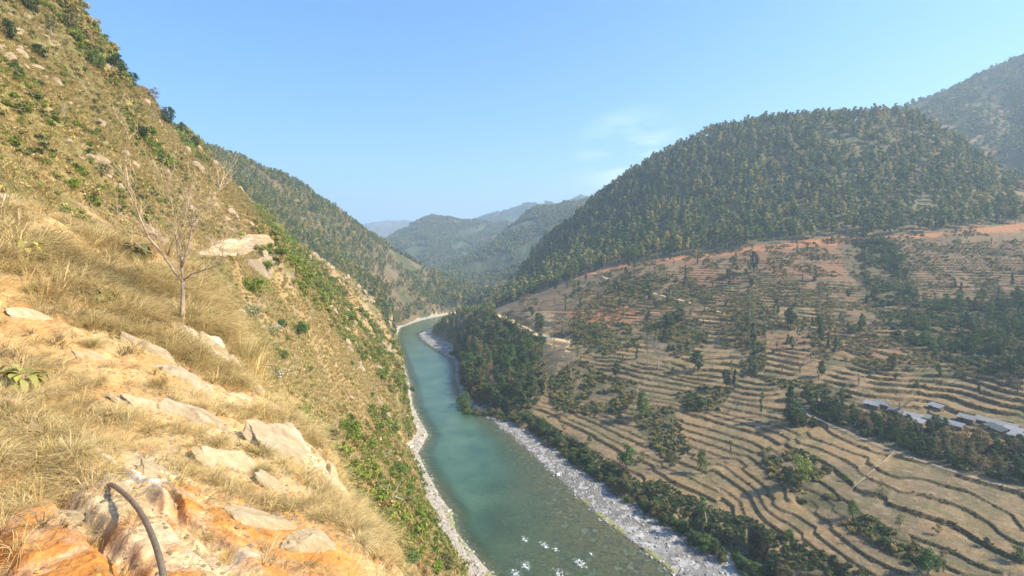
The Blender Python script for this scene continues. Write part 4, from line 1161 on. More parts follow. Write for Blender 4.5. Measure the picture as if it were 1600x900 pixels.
def put_tree(px, py, hpx, kind, label, group=None, sx=1.0):
    global tcount
    h_ = hit(px, py)
    if h_ is None: print('no hit', px, py); return None
    x_, y_, z_ = h_; H = hpx * y_ / F; s = H / 8.0; tcount += 1
    r_ = random.Random(tcount * 7 + px)
    e = empty(KN[kind][0], (x_, y_, z_ - .1), r_.uniform(0, 6.28), (s * sx, s * sx, s))
    if kind in 'BW':
        p_ = bare_pair(tcount % 3, kind == 'W'); link('trunk', p_[0], e); link('branches', p_[1], e)
    else:
        p_ = pair(kind, tcount % 3); link('trunk', p_[0], e); link('crown', p_[1], e)
    return tag(e, label, KN[kind][1], group)
L_trees = [
 (979, 736, 44, 'G', 'largest round dark green tree standing on the tan fields beside the river bank bushes', 1.0),
 (1002, 726, 20, 'O', 'small olive bushy tree just behind the largest round field tree', 1.0),
 (922, 693, 14, 'G', 'small round tree alone on the narrow field near the river bank', 1.1),
 (882, 647, 17, 'G', 'small green tree on the terraces highest above the gravel shore bend', 1.1),
 (881, 674, 12, 'O', 'low olive bush on the narrow strip field at the upstream end', 1.3),
 (1024, 740, 15, 'B', 'short leafless stump tree downhill of the largest round field tree', .6),
 (1050, 730, 28, 'O', 'olive tree on the bank between two lower fields', .8),
 (1097, 741, 40, 'G', 'tall green tree in two tiers at the middle of the lower fields', .6),
 (1098, 832, 62, 'V', 'tallest leafy tree rising out of the river bank hedge', 1.5),
 (1142, 716, 30, 'V', 'thin pollarded tree with sparse leaves on a middle field riser', .8),
 (1152, 641, 18, 'C', 'small leaning flat topped tree on the pale field beside the dark thicket', 1.2),
 (1190, 652, 50, 'V', 'tall ivy clad trunk at the edge of the stepped fields', .7),
 (1236, 660, 62, 'N', 'tall dark conical tree at the corner of the wooded gully by the village', 1.0),
 (1245, 668, 38, 'D', 'broad dark tree at the foot of the tall conical tree', 1.4),
 (1252, 760, 48, 'Y', 'bright yellow green bamboo clump on the bank between the lower fields', 1.3),
 (1232, 762, 34, 'D', 'dark green tree directly left of the bright bamboo clump', 1.3),
 (1379, 769, 20, 'T', 'rounded yellowish bush alone in the middle of the large pale field', 1.5),
 (1323, 752, 11, 'Y', 'tiny bright bush at the edge of the large pale field', 1.2),
 (1234, 846, 20, 'G', 'small green tree with a visible trunk on the lowest tan field', 1.0),
 (1332, 810, 30, 'G', 'green tree on the weedy bank below the large pale field', .9),
 (1405, 832, 32, 'C', 'flat topped tree on the weedy bank, middle one of the lowest banks', 1.1),
 (1368, 842, 36, 'V', 'thin leaning tree with a bushy top on the lowest weedy banks', .6),
 (1465, 836, 18, 'O', 'small olive bush on the riser below the large pale field', 1.2),
 (1541, 852, 14, 'D', 'small dark bush on the lowest right riser', 1.3),
 (1590, 878, 26, 'G', 'green tree at the bottom corner of the fields', 1.3),
 (1450, 898, 42, 'G', 'large pale green tree at the very bottom of the fields', 1.2),
 (1475, 880, 26, 'T', 'dry greyish tree beside the large pale green tree at the bottom', 1.1),
 (1205, 900, 28, 'D', 'dark round tree at the downstream end of the river bank hedge', 1.3),
 (1003, 655, 46, 'G', 'bright topped tree cluster on the banks above the largest round field tree', .8),
 (990, 640, 30, 'O', 'olive tree just uphill left of the bright topped cluster', 1.0),
 (1050, 690, 40, 'V', 'upright leafy tree on the riser above the two tiered green tree', .8),
 (963, 589, 24, 'D', 'compact dark tree alone on the curved terraces above the wooded bank', 1.0),
 (948, 650, 24, 'V', 'slim twin tree on the scrubby bank above the narrow strip fields', .9),
 (966, 660, 18, 'G', 'low green tree on the scrubby bank, right of the slim twin tree', 1.3),
 (1028, 577, 46, 'B', 'pale leafless tree on the terraces with fuzzy upright branches', .8),
 (1012, 572, 52, 'B', 'greyish leafless tree just left of the pale fuzzy leafless tree', .7),
 (892, 592, 42, 'B', 'silvery leafless tree in the gully below the yellow road cutting', .9),
 (1090, 582, 36, 'D', 'dark green tree with a leaning bare top on the middle terraces', .9),
 (1122, 556, 32, 'B', 'thin pale pole like tree in the middle of the terraces', .35),
 (1177, 556, 56, 'N', 'tallest dark tree of the gully that climbs the terraces', .6),
 (1165, 530, 40, 'O', 'olive tree uphill beside the tallest dark gully tree', 1.0),
 (1172, 500, 44, 'C', 'loose crowned tree in the gully under the red slope', .9),
 (1168, 440, 38, 'O', 'upright tree standing on the red slope over the terraces gully', .6),
 (1178, 425, 34, 'D', 'dark tree at the top of the terraces gully near the red earth bank', .7),
 (1235, 512, 34, 'D', 'dark green tree above the reddish patch, left one of a pair', .9),
 (1247, 528, 30, 'V', 'light green slim tree below the dark one above the reddish patch', .9),
 (1280, 515, 22, 'D', 'compact dark tree alone on the upper terraces right of centre', .9),
 (1215, 490, 28, 'N', 'small conical tree on the upper terraces under the red slope', .8),
 (1270, 545, 12, 'D', 'tiny dark round bush on the reddish patch', 1.4),
 (1294, 545, 18, 'N', 'tiny upright dark tree on the reddish patch', 1.0),
 (1397, 577, 28, 'N', 'dark cylindrical tree at the right end of the middle terraces', .9),
 (1345, 520, 28, 'N', 'dark upright tree on the upper terraces beside the wooded gully', .9),
 (1330, 525, 14, 'D', 'low dark bush left of the dark upright tree on the upper terraces', 1.4),
 (1405, 648, 38, 'W', 'large spreading leafless tree among the tin roofed sheds', 1.3),
 (1590, 612, 34, 'W', 'spreading leafless tree on the terraces above the long shed roof', 1.2),
 (1250, 582, 30, 'W', 'spreading leafless tree at the left of a pair on the shaded terraces', 1.4),
 (1222, 580, 28, 'W', 'second spreading leafless tree on the shaded terraces, leaning left', 1.2),
 (1284, 588, 26, 'D', 'dark tree with a forked top at the right of the spreading leafless pair', .8),
 (1400, 592, 10, 'D', 'tiny dark shrub on the terraces above the village, left one', 1.3),
 (1432, 606, 10, 'D', 'tiny dark shrub on the terraces above the village, right one', 1.3),
 (843, 518, 30, 'D', 'dark bushy tree between the two bends of the tan road', 1.2),
 (830, 494, 16, 'D', 'small dark tree beside the upper bend of the tan road', 1.2),
 (880, 522, 30, 'T', 'rounded dry tan bush above the yellow road cutting', 1.7),
 (884, 491, 24, 'V', 'slim green tree on the red strip of road', 1.1),
 (875, 432, 22, 'B', 'pale thin tree at the lower corner of the wooded hill', .4),
 (820, 482, 26, 'T', 'dry greyish tree at the end of the terraces near the wooded hill', 1.3),
 (835, 482, 18, 'O', 'olive tree beside the dry greyish tree at the end of the terraces', 1.2),
 (838, 486, 22, 'C', 'thin flat topped tree standing behind the upper bend of the tan road', .9),
 (1095, 636, 18, 'D', 'dark low thicket tree beside the pale stepped field', 2.2),
 (1135, 606, 30, 'D', 'left of the two dark trees on the middle terraces above the stepped field', .9),
 (1148, 606, 32, 'N', 'right of the two dark trees on the middle terraces above the stepped field', .9),
 (1060, 505, 26, 'D', 'dark tree under the hairpin of the upper track', 1.4),
 (1045, 512, 24, 'D', 'dark bushy tree just left below the hairpin of the upper track', 1.5),
 (1078, 500, 24, 'C', 'flat topped thin tree beside the hairpin of the upper track', 1.0),
 (1048, 530, 18, 'G', 'small round tree under the dark trees by the upper track', 1.2),
 (1240, 640, 26, 'Y', 'yellowish shrub beside the tall conical tree', .8),
]
for px, py, h_, k_, lb, sx in L_trees: put_tree(px, py, h_, k_, lb, 'single trees on the terraced fields', sx)
# left slope, single trees
L_left = [
 (148, 110, 34, 'G', 'round green tree high on the near left slope', 1.1), (181, 124, 42, 'D', 'large dark round tree on the skyline of the near left slope', 1.2),
 (206, 138, 26, 'D', 'dark tree on the skyline just below the largest dark one', 1.3), (82, 58, 40, 'C', 'pale trunked tree near the top edge of the near left slope', 1.1),
 (45, 18, 34, 'D', 'dark tree at the very top of the near left slope', 1.3), (14, 66, 38, 'D', 'dark leafy tree at the upper left corner', 1.0),
 (110, 50, 40, 'O', 'olive tree beside the pale trunked tree near the top', 1.1), (143, 78, 28, 'T', 'dry brown tree above the round green tree', 1.1),
 (262, 198, 32, 'D', 'dark leafy tree on the skyline halfway down the near left slope', 1.3), (240, 158, 22, 'T', 'dry brown tree on the skyline above the halfway dark tree', 1.3),
 (285, 212, 22, 'D', 'dark tree on the skyline where the second hill begins', 1.3), (222, 218, 22, 'D', 'dark bush in the middle of the near left slope', 1.5),
 (33, 196, 16, 'Y', 'bright yellow green shrub on the left edge of the near slope', 1.3), (140, 246, 16, 'G', 'low green shrub in the lower middle of the near slope', 1.8),
 (100, 192, 30, 'B', 'thin pale leafless tree on the left part of the near slope', .4), (183, 194, 26, 'B', 'thin pale leafless tree in the centre of the near slope', .4),
 (240, 196, 20, 'B', 'thin pale leafless tree close to the skyline of the near slope', .5), (60, 255, 18, 'B', 'short pale leafless tree above the near grassy bank', .4),
 (22, 118, 22, 'G', 'green shrub under the dark tree at the upper left corner', 1.6), (150, 180, 16, 'O', 'olive shrub in the upper middle of the near slope', 1.7),
 (60, 140, 18, 'O', 'olive shrub on the upper left part of the near slope', 1.9), (305, 230, 18, 'D', 'small dark tree on the skyline over the road cutting', 1.3),
 (60, 90, 22, 'D', 'low dark shrub between the two corner trees of the slope', 1.6), (190, 160, 20, 'V', 'slim green tree under the dark skyline trees', .9)]
LM = [(979, 715, 'the largest round field tree'), (1097, 720, 'the two tiered green tree'), (1190, 630, 'the tall ivy clad trunk'), (1236, 630, 'the tall dark conical tree'), (963, 578, 'the compact dark tree on the curved terraces'),
      (1020, 550, 'the pale fuzzy leafless trees'), (892, 570, 'the silvery leafless gully tree'), (1090, 565, 'the dark tree with the leaning bare top'), (1122, 540, 'the pale pole like tree'), (1177, 525, 'the tallest dark gully tree'),
      (1168, 420, 'the upright tree on the red slope'), (1240, 505, 'the dark tree over the reddish patch'), (1280, 505, 'the lone compact upper tree'), (1397, 563, 'the dark cylindrical tree'), (1136, 490, 'the track hairpin'),
      (1060, 468, 'the middle of the upper track'), (960, 440, 'the top end of the upper track'), (1140, 592, 'the pair of dark middle trees'), (1240, 570, 'the spreading leafless pair'), (1337, 512, 'the dark upright upper tree'), (1300, 470, 'the top of the shaded terraces'), (1010, 500, 'the dark trees under the hairpin')]
_used = {}
def where(kind, x_, y_, z_, tail=''):
    px = x_ / y_ * F + 800; py = HZ - (z_ - CZ) / y_ * F
    c_ = sorted(LM, key=lambda l: (l[0] - px) ** 2 + (1.4 * (l[1] - py)) ** 2)
    for l in c_[:5]:
        dx, dy = px - l[0], py - l[1]; far_ = '' if math.hypot(dx, dy) < 32 else 'well '
        s = ('right of' if dx > 0 else 'left of') if abs(dx) > 2.2 * abs(dy) else (('below ' if dy > 0 else 'uphill ') + ('right of' if dx > 0 else 'left of')) if abs(dx) > .5 * abs(dy) else ('below' if dy > 0 else 'uphill of')
        lab = (kind + ' ' + far_ + s + ' ' + l[2]).strip()
        if lab not in _used and len(lab.split()) <= 16: _used[lab] = 1; return lab
    return lab
for px, py, h_, k_, lb, sx in L_left: put_tree(px, py, h_, k_, lb, 'single trees on the near left slope', sx)

# river bank hedge: one bush after another
PB = [pair('D', 0), pair('G', 1), pair('O', 0)]
bl = np.array(line_bank); seg = np.concatenate([[0], np.cumsum(np.linalg.norm(np.diff(bl, axis=0), axis=1))])
r_ = np.random.default_rng(77)
nb = 0
for s_ in np.arange(1, seg[-1] + 1, 1.25):
    x_ = np.interp(s_, seg, bl[:, 0]) + r_.normal(.8, 1.6); y_ = np.interp(s_, seg, bl[:, 1]) + r_.normal(.8, 1.4)
    q_ = int(r_.integers(0, 3)); S = r_.uniform(.42, .85)
    e = empty('hedge_bush', (x_, y_, float(zat(x_, y_)) - .8), r_.uniform(0, 6.28), (S * 1.1, S * 1.1, S * .85))
    link('stem', PB[q_][0], e); link('foliage', PB[q_][1], e)
    tag(e, ['dark green bush in the hedge along the right river bank', 'mid green bush in the hedge along the right river bank', 'olive bush in the hedge along the right river bank'][q_] + (', upstream third' if s_ < seg[-1] / 3 else ', middle third' if s_ < seg[-1] * 2 / 3 else ', downstream third'), 'bush', 'hedge bushes along the right river bank'); nb += 1
print('hedge', nb)
# riverside wood on the spur
def f_sp(x, y, u): return poly_ok(x, y, PG_spur) & (seg_dist(x, y, line_t2)[0] > 5) & (seg_dist(x, y, riv_R)[0] > 5)
x, y, z = rnd_pts(9000, -120, 60, 260, 700, f_sp, 51); r_ = np.random.default_rng(52)
keep_ = []
for i in range(len(x)):
    if all((x[i] - x[j]) ** 2 + (y[i] - y[j]) ** 2 > 27 for j in keep_): keep_.append(i)
keep_ = sorted(keep_, key=lambda i: y[i])[:270]
kk = ['D', 'G', 'O', 'D', 'T', 'G', 'G', 'O']
SPL = {'D': 'dark leafy tree in the dense wood between the river and the tan road', 'G': 'mid green leafy tree in the dense wood between the river and the tan road',
       'O': 'olive crowned tree in the dense wood between the river and the tan road', 'T': 'dry brownish tree in the dense wood between the river and the tan road'}
for i in keep_:
    k_ = kk[int(r_.integers(0, 8))]; p_ = pair(k_, int(r_.integers(0, 3))); S = r_.uniform(.95, 1.5)
    d1_ = float(seg_dist(x[i], y[i], riv_R)[0]); d2_ = float(seg_dist(x[i], y[i], line_t2)[0])
    SL_ = SPL[k_].replace('in the dense wood between the river and the tan road', 'at the water edge of the riverside wood' if d1_ < 12 else 'of the riverside wood close under the tan road' if d2_ < 18 else 'deep in the riverside wood, upstream part' if y[i] > 420 else 'deep in the riverside wood, downstream part')
    place_tree('riverside_tree', p_, (x[i], y[i], z[i] - .3), r_.uniform(0, 6.28), S, SL_, 'tree', 'trees of the riverside wood', r_.uniform(.85, 1.2))
print('spur', len(keep_))
# wooded step under the village
def f_wd(x, y, u): return poly_ok(x, y, PG_wood) & (seg_dist(x, y, line_path)[0] > 4) & (u < 1680)
x, y, z = rnd_pts(16000, 90, 260, 150, 330, f_wd, 53); keep_ = []
for i in range(len(x)):
    if all((x[i] - x[j]) ** 2 + (y[i] - y[j]) ** 2 > 9 for j in keep_): keep_.append(i)
keep_ = keep_[:200]
for i in keep_:
    u_ = x[i] / y[i] * F + 800
    k_ = 'T' if 1480 < u_ < 1560 and r_.random() < .6 else ['D', 'D', 'O', 'D', 'N', 'T'][int(r_.integers(0, 6))]
    p_ = pair(k_, int(r_.integers(0, 3))); S = r_.uniform(.5, .9)
    lb = {'D': 'dark tree', 'O': 'olive tree', 'N': 'dark conical tree', 'T': 'dry brown tree'}[k_] + ' of the shaded wood below the village, ' + ('near the conical tree' if u_ < 1330 else 'under the leafless village tree' if u_ < 1430 else 'under the middle sheds' if u_ < 1520 else 'under the longest shed')
    place_tree('thicket_tree', p_, (x[i], y[i], z[i] - .2), r_.uniform(0, 6.28), S, lb, 'tree', 'trees of the shaded wood below the village')
print('wood', len(keep_))
# gully right and slender trees over the upper terraces
def f_gu(x, y, u): return poly_ok(x, y, PG_gully) & (fbm(x / 20, y / 20, 2) > .48)
x, y, z = rnd_pts(9000, 150, 420, 230, 500, f_gu, 54); keep_ = []
for i in range(len(x)):
    if all((x[i] - x[j]) ** 2 + (y[i] - y[j]) ** 2 > 24 for j in keep_): keep_.append(i)
keep_ = keep_[:260]
for i in keep_:
    k_ = ['D', 'G', 'O', 'G', 'V'][int(r_.integers(0, 5))]; p_ = pair(k_, int(r_.integers(0, 3))); S = r_.uniform(.6, 1.3)
    lb = {'D': 'dark leafy tree', 'O': 'olive tree', 'G': 'green tree', 'V': 'slim leafy tree'}[k_] + ' in the wooded gully that runs down right of the terraces'
    place_tree('gully_tree', p_, (x[i], y[i], z[i] - .2), r_.uniform(0, 6.28), S, lb, 'tree', 'trees of the wooded gully beside the terraces')
print('gully', len(keep_))
def f_sl(x, y, u): return (u > 860) & (u < 1590) & (zat(x, y) > 27) & ~poly_ok(x, y, PG_forestR) & ~poly_ok(x, y, PG_gully) & (fbm(x / 30, y / 30, 2) > .38)
x, y, z = rnd_pts(2400, 20, 420, 230, 560, f_sl, 55); keep_ = []
for i in range(len(x)):
    if all((x[i] - x[j]) ** 2 + (y[i] - y[j]) ** 2 > 60 for j in keep_) and seg_dist(x[i], y[i], line_t1)[0] > 4 and seg_dist(x[i], y[i], line_t1b)[0] > 4: keep_.append(i)
keep_ = keep_[:250]
for i in keep_:
    k_ = ['V', 'D', 'O', 'V', 'C', 'N', 'B', 'C', 'B'][int(r_.integers(0, 9))]; S = r_.uniform(.5, 1.3)
    p_ = bare_pair(int(r_.integers(0, 3))) if k_ == 'B' else pair(k_, int(r_.integers(0, 3)))
    lb = {'D': 'small dark tree', 'O': 'small olive tree', 'V': 'slim leafy small tree', 'C': 'thin flat topped small tree', 'N': 'small dark pointed tree', 'B': 'thin leafless small tree'}[k_]
    lb = where(lb, x[i], y[i], z[i])
    sx = .45 if k_ == 'B' else r_.uniform(.7, 1)
    e = empty('terrace_tree', (x[i], y[i], z[i] - .2), r_.uniform(0, 6.28), (S * sx, S * sx, S))
    link('trunk', p_[0], e); link('branches' if k_ == 'B' else 'crown', p_[1], e); tag(e, lb, 'tree', 'small trees scattered over the upper terraces')
print('slim', len(keep_))

# bushes on the bluff close to the camera
bl_meshes = {'lime': [bush_mesh('lime_bush_leaves', 400 + i, 1.2, 1.3, 16, 1500, .075, ML_lime) for i in range(2)],
             'green': [bush_mesh('green_bush_leaves', 410 + i, 1.2, 1.3, 16, 1500, .08, ML_green) for i in range(2)],
             'olive': [bush_mesh('olive_bush_leaves', 415 + i, 1.2, 1.2, 16, 1300, .07, ML_olive) for i in range(2)],
             'dry': [bush_mesh('dry_bush_leaves', 420 + i, 1.2, 1.1, 14, 1300, .055, ML_bluff) for i in range(2)],
             'white': [bush_mesh('blossom', 430 + i, 1.25, 1.35, 26, 190, .06, ML_white) for i in range(2)]}
def stem_mesh(seed):
    r_ = np.random.default_rng(seed); b = Bag()
    for i in range(7):
        d = np.array([r_.normal(0, .5), r_.normal(0, .5), 1]); d /= np.linalg.norm(d); branch_rec(b, np.array([0, 0, -.2]), d, .6, .022, 2, r_, .1, 4)
    return b.mesh('bush_stems', [MB_pale])
stems = [stem_mesh(1), stem_mesh(2)]
def put_bush(px, py, wpx, kind, label, hs=1.0, ymin=22):
    h_ = hit(px, py, ymin); x_, y_, z_ = h_; s = wpx * y_ / F / 2.4; r_ = random.Random(px * 3 + py)
    e = empty('hillside_bush', (x_, y_, z_ - .15 * s), r_.uniform(0, 6.28), (s, s, s * hs)); i_ = r_.randint(0, 1)
    link('stems', stems[i_], e); fo = link('foliage', bl_meshes['dry' if kind == 'white' else kind][i_], e)
    if kind == 'white': link('blossom', bl_meshes['white'][i_], fo)
    return tag(e, label, 'bush', 'bushes on the bluff below the road')
for a in [(395, 455, 52, 'lime', 'bright green bush on the slope under the road ledge'), (418, 418, 26, 'lime', 'small bright bush at the lip of the road ledge'),
          (388, 492, 44, 'white', 'white flowering bush directly behind the grassy rock ledge'), (425, 520, 40, 'white', 'white flowering bush under the bright green one'),
          (463, 520, 44, 'green', 'dark green bush alone on the ochre slope'), (440, 510, 26, 'green', 'smaller dark green bush left of the one on the ochre slope'),
          (437, 560, 34, 'green', 'narrow dark green bush below the pair on the ochre slope'), (430, 590, 46, 'white', 'white flowering bush beside the pale boulder'),
          (410, 575, 36, 'white', 'dry bush with white flowers leaning over the rock ledge'), (480, 580, 20, 'green', 'small green bush in the middle of the ochre slope'),
          (470, 660, 60, 'lime', 'wide lime green bush above the smooth pale slab'), (510, 690, 56, 'olive', 'olive bush right of the wide lime green one'),
          (540, 680, 50, 'lime', 'lime bush in the green band crossing the bluff'), (575, 700, 44, 'lime', 'lime bush at the right end of the green band'),
          (600, 715, 40, 'white', 'bush with white flowers above the gravel beach'), (618, 740, 36, 'green', 'dark bush hanging over the gravel beach'),
          (560, 740, 44, 'olive', 'olive bush under the lime band of the bluff'), (590, 780, 46, 'dry', 'brown dry bush in the lower bluff'), (550, 790, 50, 'dry', 'brown dry bush right beside the grassy rock edge'),
          (655, 830, 44, 'green', 'dark green bush above the gravel beach, lower one'), (630, 790, 40, 'olive', 'olive bush above the narrow part of the gravel beach'),
          (600, 840, 54, 'dry', 'brown bush behind the white dead branch'), (640, 880, 50, 'green', 'green bush at the bottom beside the dead branch'), (690, 885, 46, 'olive', 'olive bush at the bottom close to the water'),
          (580, 620, 16, 'green', 'tiny green bush near the nose of the bluff'), (548, 570, 18, 'green', 'small green bush on the bare part of the bluff'), (500, 450, 30, 'lime', 'lime bush on the crest of the bluff'),
          (545, 500, 26, 'lime', 'lime bush lower on the crest of the bluff'), (645, 610, 14, 'green', 'small bush at the very nose of the bluff'), (630, 860, 40, 'dry', 'dry bush between the two dark green lower bushes'),
          (660, 900, 40, 'dry', 'dry bush at the bottom edge near the gravel')]:
    put_bush(*a)

# ------------------------------------------------------------------ village sheds
def metal(name, c, rough=.45):
    m, nd, lk, pb = new_mat(name); nz = noise_node(nd, lk, .8, 5, .7)
    rp = ramp(nd, [(.35, tuple(x * .75 for x in c)), (.65, c)]); lk.new(nz.outputs[0], rp.inputs[0]); lk.new(rp.outputs[0], pb.inputs['Base Color'])
    pb.inputs['Roughness'].default_value = rough; pb.inputs['Metallic'].default_value = .15; return m
MM = {'white': metal('white_tin', (.30, .31, .32), .7), 'grey': metal('grey_tin', (.26, .28, .29), .5), 'light': metal('light_grey_tin', (.19, .20, .20), .7), 'dark': metal('dark_tin', (.13, .15, .14), .6)}
M_wall = soil_mat('mud_plaster', (.22, .17, .12), .3, 1.5); M_wood = soil_mat('dark_wood', (.07, .05, .035), .3, 4); M_pane = metal('dark_window', (.03, .035, .04), .2)
def shed(a, b, zg, W, tone, label, wall_h=2.3, mono=True):
    pa = np.array(PZ(a[0], a[1], zg + wall_h)); pb_ = np.array(PZ(b[0], b[1], zg + wall_h))
    c_ = (pa + pb_) / 2; d = pb_ - pa; L_ = max(3.0, float(np.linalg.norm(d[:2]))); rz = math.atan2(d[1], d[0])
    zg2 = min(float(zat(c_[0], c_[1])), zg + 1.5)
    e = empty('tin_roofed_shed', (c_[0], c_[1], zg2), rz)
    hw = wall_h; W = W * .55
    fr_, bk = (-W / 2, W / 2)
    # walls with a raised back for a single pitch; open door and window recesses as separate parts
    V = [(-L_ / 2, fr_, -1.5), (L_ / 2, fr_, -1.5), (L_ / 2, bk, -1.5), (-L_ / 2, bk, -1.5), (-L_ / 2, fr_, hw - .45), (L_ / 2, fr_, hw - .45), (L_ / 2, bk, hw + .35), (-L_ / 2, bk, hw + .35)]
    Fc = [0, 1, 5, 4, 1, 2, 6, 5, 2, 3, 7, 6, 3, 0, 4, 7, 4, 5, 6, 7]
    link('wall', mesh_from('shed_wall', V, Fc, [4] * 5, [M_wall], smooth=False), e)
    n_ = max(12, int(L_ / .25)); xs = np.linspace(-L_ / 2 - .4, L_ / 2 + .4, n_ * 2 + 1); zz = .035 * np.cos(np.arange(len(xs)) * math.pi)
    y0_, y1_ = fr_ - .5, bk + .4; sl = .8 / W
    top = []
    for y_ in (y0_, y1_):
        top.append(np.stack([xs, np.full(len(xs), y_), hw - .45 + (y_ - fr_) * sl + .08 + zz], 1))
    V = np.concatenate(top + [t_ - [0, 0, .05] for t_ in top]); m_ = len(xs); Fq = []
    for i in range(m_ - 1):
        Fq.append((i, i + 1, m_ + i + 1, m_ + i)); Fq.append((2 * m_ + i + 1, 2 * m_ + i, 3 * m_ + i, 3 * m_ + i + 1)); Fq.append((i + 1, i, 2 * m_ + i, 2 * m_ + i + 1)); Fq.append((m_ + i, m_ + i + 1, 3 * m_ + i + 1, 3 * m_ + i))
    link('roof', mesh_from('shed_roof', V, [x for f in Fq for x in f], [4] * len(Fq), [MM[tone]], smooth=False), e)
    # side towards the valley carries door and windows
    
    dr = link('door', box_mesh('door', -L_ * .2 - .45, -L_ * .2 + .45, fr_ - .05, fr_ + .05, 0, 1.6, [M_wood]), e)
    for t in (.12, .34):
        if L_ > 6: w_ = link('window', box_mesh('window', L_ * t - .4, L_ * t + .4, fr_ - .05, fr_ + .05, .7, 1.4, [M_wood]), e); link('pane', box_mesh('pane', L_ * t - .32, L_ * t + .32, fr_ - .07, fr_ - .04, .78, 1.32, [M_pane]), w_)
    return tag(e, label, 'shed', 'sheds of the village')
SH = [((1352, 630), (1373, 635), 28.5, 3.6, 'white', 'white roofed shed at the left end of the village row'),
      ((1369, 628), (1389, 633), 29.3, 3.0, 'grey', 'narrow grey shed behind the left end shed of the village'),
      ((1390, 636), (1409, 641), 28.8, 3.6, 'light', 'pale roofed shed under the large leafless village tree'),
      ((1413, 639), (1443, 645), 29.5, 3.0, 'white', 'thin white roofed shed right of the leafless village tree'),
      ((1420, 647), (1444, 653), 28.5, 4.2, 'white', 'bright white roofed shed nearest the wood, mid village'),
      ((1446, 648), (1478, 656), 28.7, 5.0, 'dark', 'dark green grey roofed shed in the middle of the village'),
      ((1453, 629), (1472, 635), 30.6, 3.6, 'white', 'white roofed shed standing alone uphill of the village row'),
      ((1482, 654), (1505, 660), 29.0, 3.4, 'grey', 'small grey roofed shed left of the long shed'),
      ((1498, 648), (1523, 654), 29.5, 4.4, 'light', 'light grey roofed shed touching the left end of the long shed'),
      ((1524, 651), (1588, 667), 29.5, 5.2, 'light', 'longest light grey tin roofed shed of the village'),
      ((1570, 667), (1598, 674), 29.0, 4.0, 'white', 'white roofed shed below the right end of the long shed'),
      ((1542, 662), (1570, 674), 28.4, 4.0, 'dark', 'dark roofed lean shed below the longest shed'),
      ((1578, 676), (1606, 684), 28.3, 4.2, 'grey', 'grey roofed shed at the right edge, second from the bottom'),
      ((1580, 689), (1608, 696), 27.6, 3.6, 'light', 'lowest pale roofed shed at the right edge by the wood')]
for a in SH: shed(*a, wall_h=1.9)

# boulders by the river
def boulder(px, py, size, label, mat, seed, zv=0.0):
    X_, Y_, _ = PZ(px, py, zv); o = link('boulder', rock_mesh('boulder', seed, mat, 4, 8), None, (X_, Y_, max(float(zat(X_, Y_)), -.4) + size * .1))
    o.scale = (size, size, size * .8); o.rotation_euler = (0, 0, seed); return tag(o, label, 'boulder')
M_white = soil_mat('white_rock', (.78, .76, .72), .12, 2)
M_beach = soil_mat('beach_rock', (.50, .45, .37), .25, 2)
boulder(872, 743, 1.1, 'white boulder in the shallow water off the right gravel shore', M_white, 301)
boulder(716, 583, 2.2, 'grey boulder at the water edge below the riverside wood', M_stoned, 302)
for i, (px, py, s_, lb) in enumerate([(663, 682, 1.6, 'pale rock at the tip of the left rocky point'), (655, 690, 2.0, 'larger pale rock behind the tip of the left rocky point'), (648, 672, 2.2, 'pale rock on the uphill side of the left rocky point'),
        (643, 700, 1.8, 'pale rock below the left rocky point'), (680, 770, 1.1, 'pale rock on the narrow left gravel beach'), (700, 800, 1.2, 'pale rock at the water edge of the left gravel beach, middle'), (712, 845, 1.0, 'pale rock at the water edge of the left gravel beach, lower'), (745, 885, .8, 'small pale rock at the bottom of the left gravel beach')]):
    boulder(px, py, s_, lb, M_beach, 310 + i)
# ------------------------------------------------------------------ near bank: rocks, grass, plants, tree, hose
def fnormal(x, y):
    e_ = .4; return Vector((-(float(fz_at(x + e_, y)) - float(fz_at(x - e_, y))) / (2 * e_), -(float(fz_at(x, y + e_)) - float(fz_at(x, y - e_))) / (2 * e_), 1)).normalized()
def rockmat(name, a, b, c, sc=3.0):
    m, nd, lk, pb = new_mat(name); nz = noise_node(nd, lk, sc, 8, .7); rp = ramp(nd, [(.32, a), (.5, b), (.66, c)])
    lk.new(nz.outputs[0], rp.inputs[0]); lk.new(rp.outputs[0], pb.inputs['Base Color']); pb.inputs['Roughness'].default_value = .9
    n2_ = noise_node(nd, lk, sc * 6, 7, .75); bp = nd.new('ShaderNodeBump'); bp.inputs['Distance'].default_value = .03; lk.new(n2_.outputs[0], bp.inputs['Height']); lk.new(bp.outputs[0], pb.inputs['Normal']); return m
M_rockA = rockmat('cream_rock', (.50, .36, .18), (.66, .50, .28), (.74, .62, .42)); M_rockB = rockmat('grey_rock', (.36, .26, .15), (.52, .40, .24), (.66, .54, .37))
SLAB_M = []
def slab(px, py, L_, W_, H_, ang, mat, label, seed, sink=.40, name='rock'):
    h_ = fhit(px, py)
    if h_ is None: print('slab miss', px, py); return
    x_, y_, z_ = h_; nrm = (fnormal(x_, y_) + Vector((.35, -.15, .1))).normalized(); L_ *= 1.2; W_ *= 1.35; H_ *= 1.3
    # long axis: the picture direction ang (degrees below horizontal, to the right) laid on the slope
    d = Vector((math.cos(R(ang)), 0, -math.sin(R(ang)))); d = (d - nrm * d.dot(nrm)).normalized(); b = nrm.cross(d)
    Mx = Matrix((d, b, nrm)).transposed().to_4x4(); Mx.translation = Vector((x_, y_, z_)) - nrm * H_ * sink
    o = link(name, rock_mesh(name, seed, mat, 5, 14, .16)); mm_ = Mx @ Matrix.Diagonal((L_, W_, H_, 1)); o.matrix_basis = mm_; SLAB_M.append(mm_); return tag(o, label, 'rock', 'rocks of the near bank')
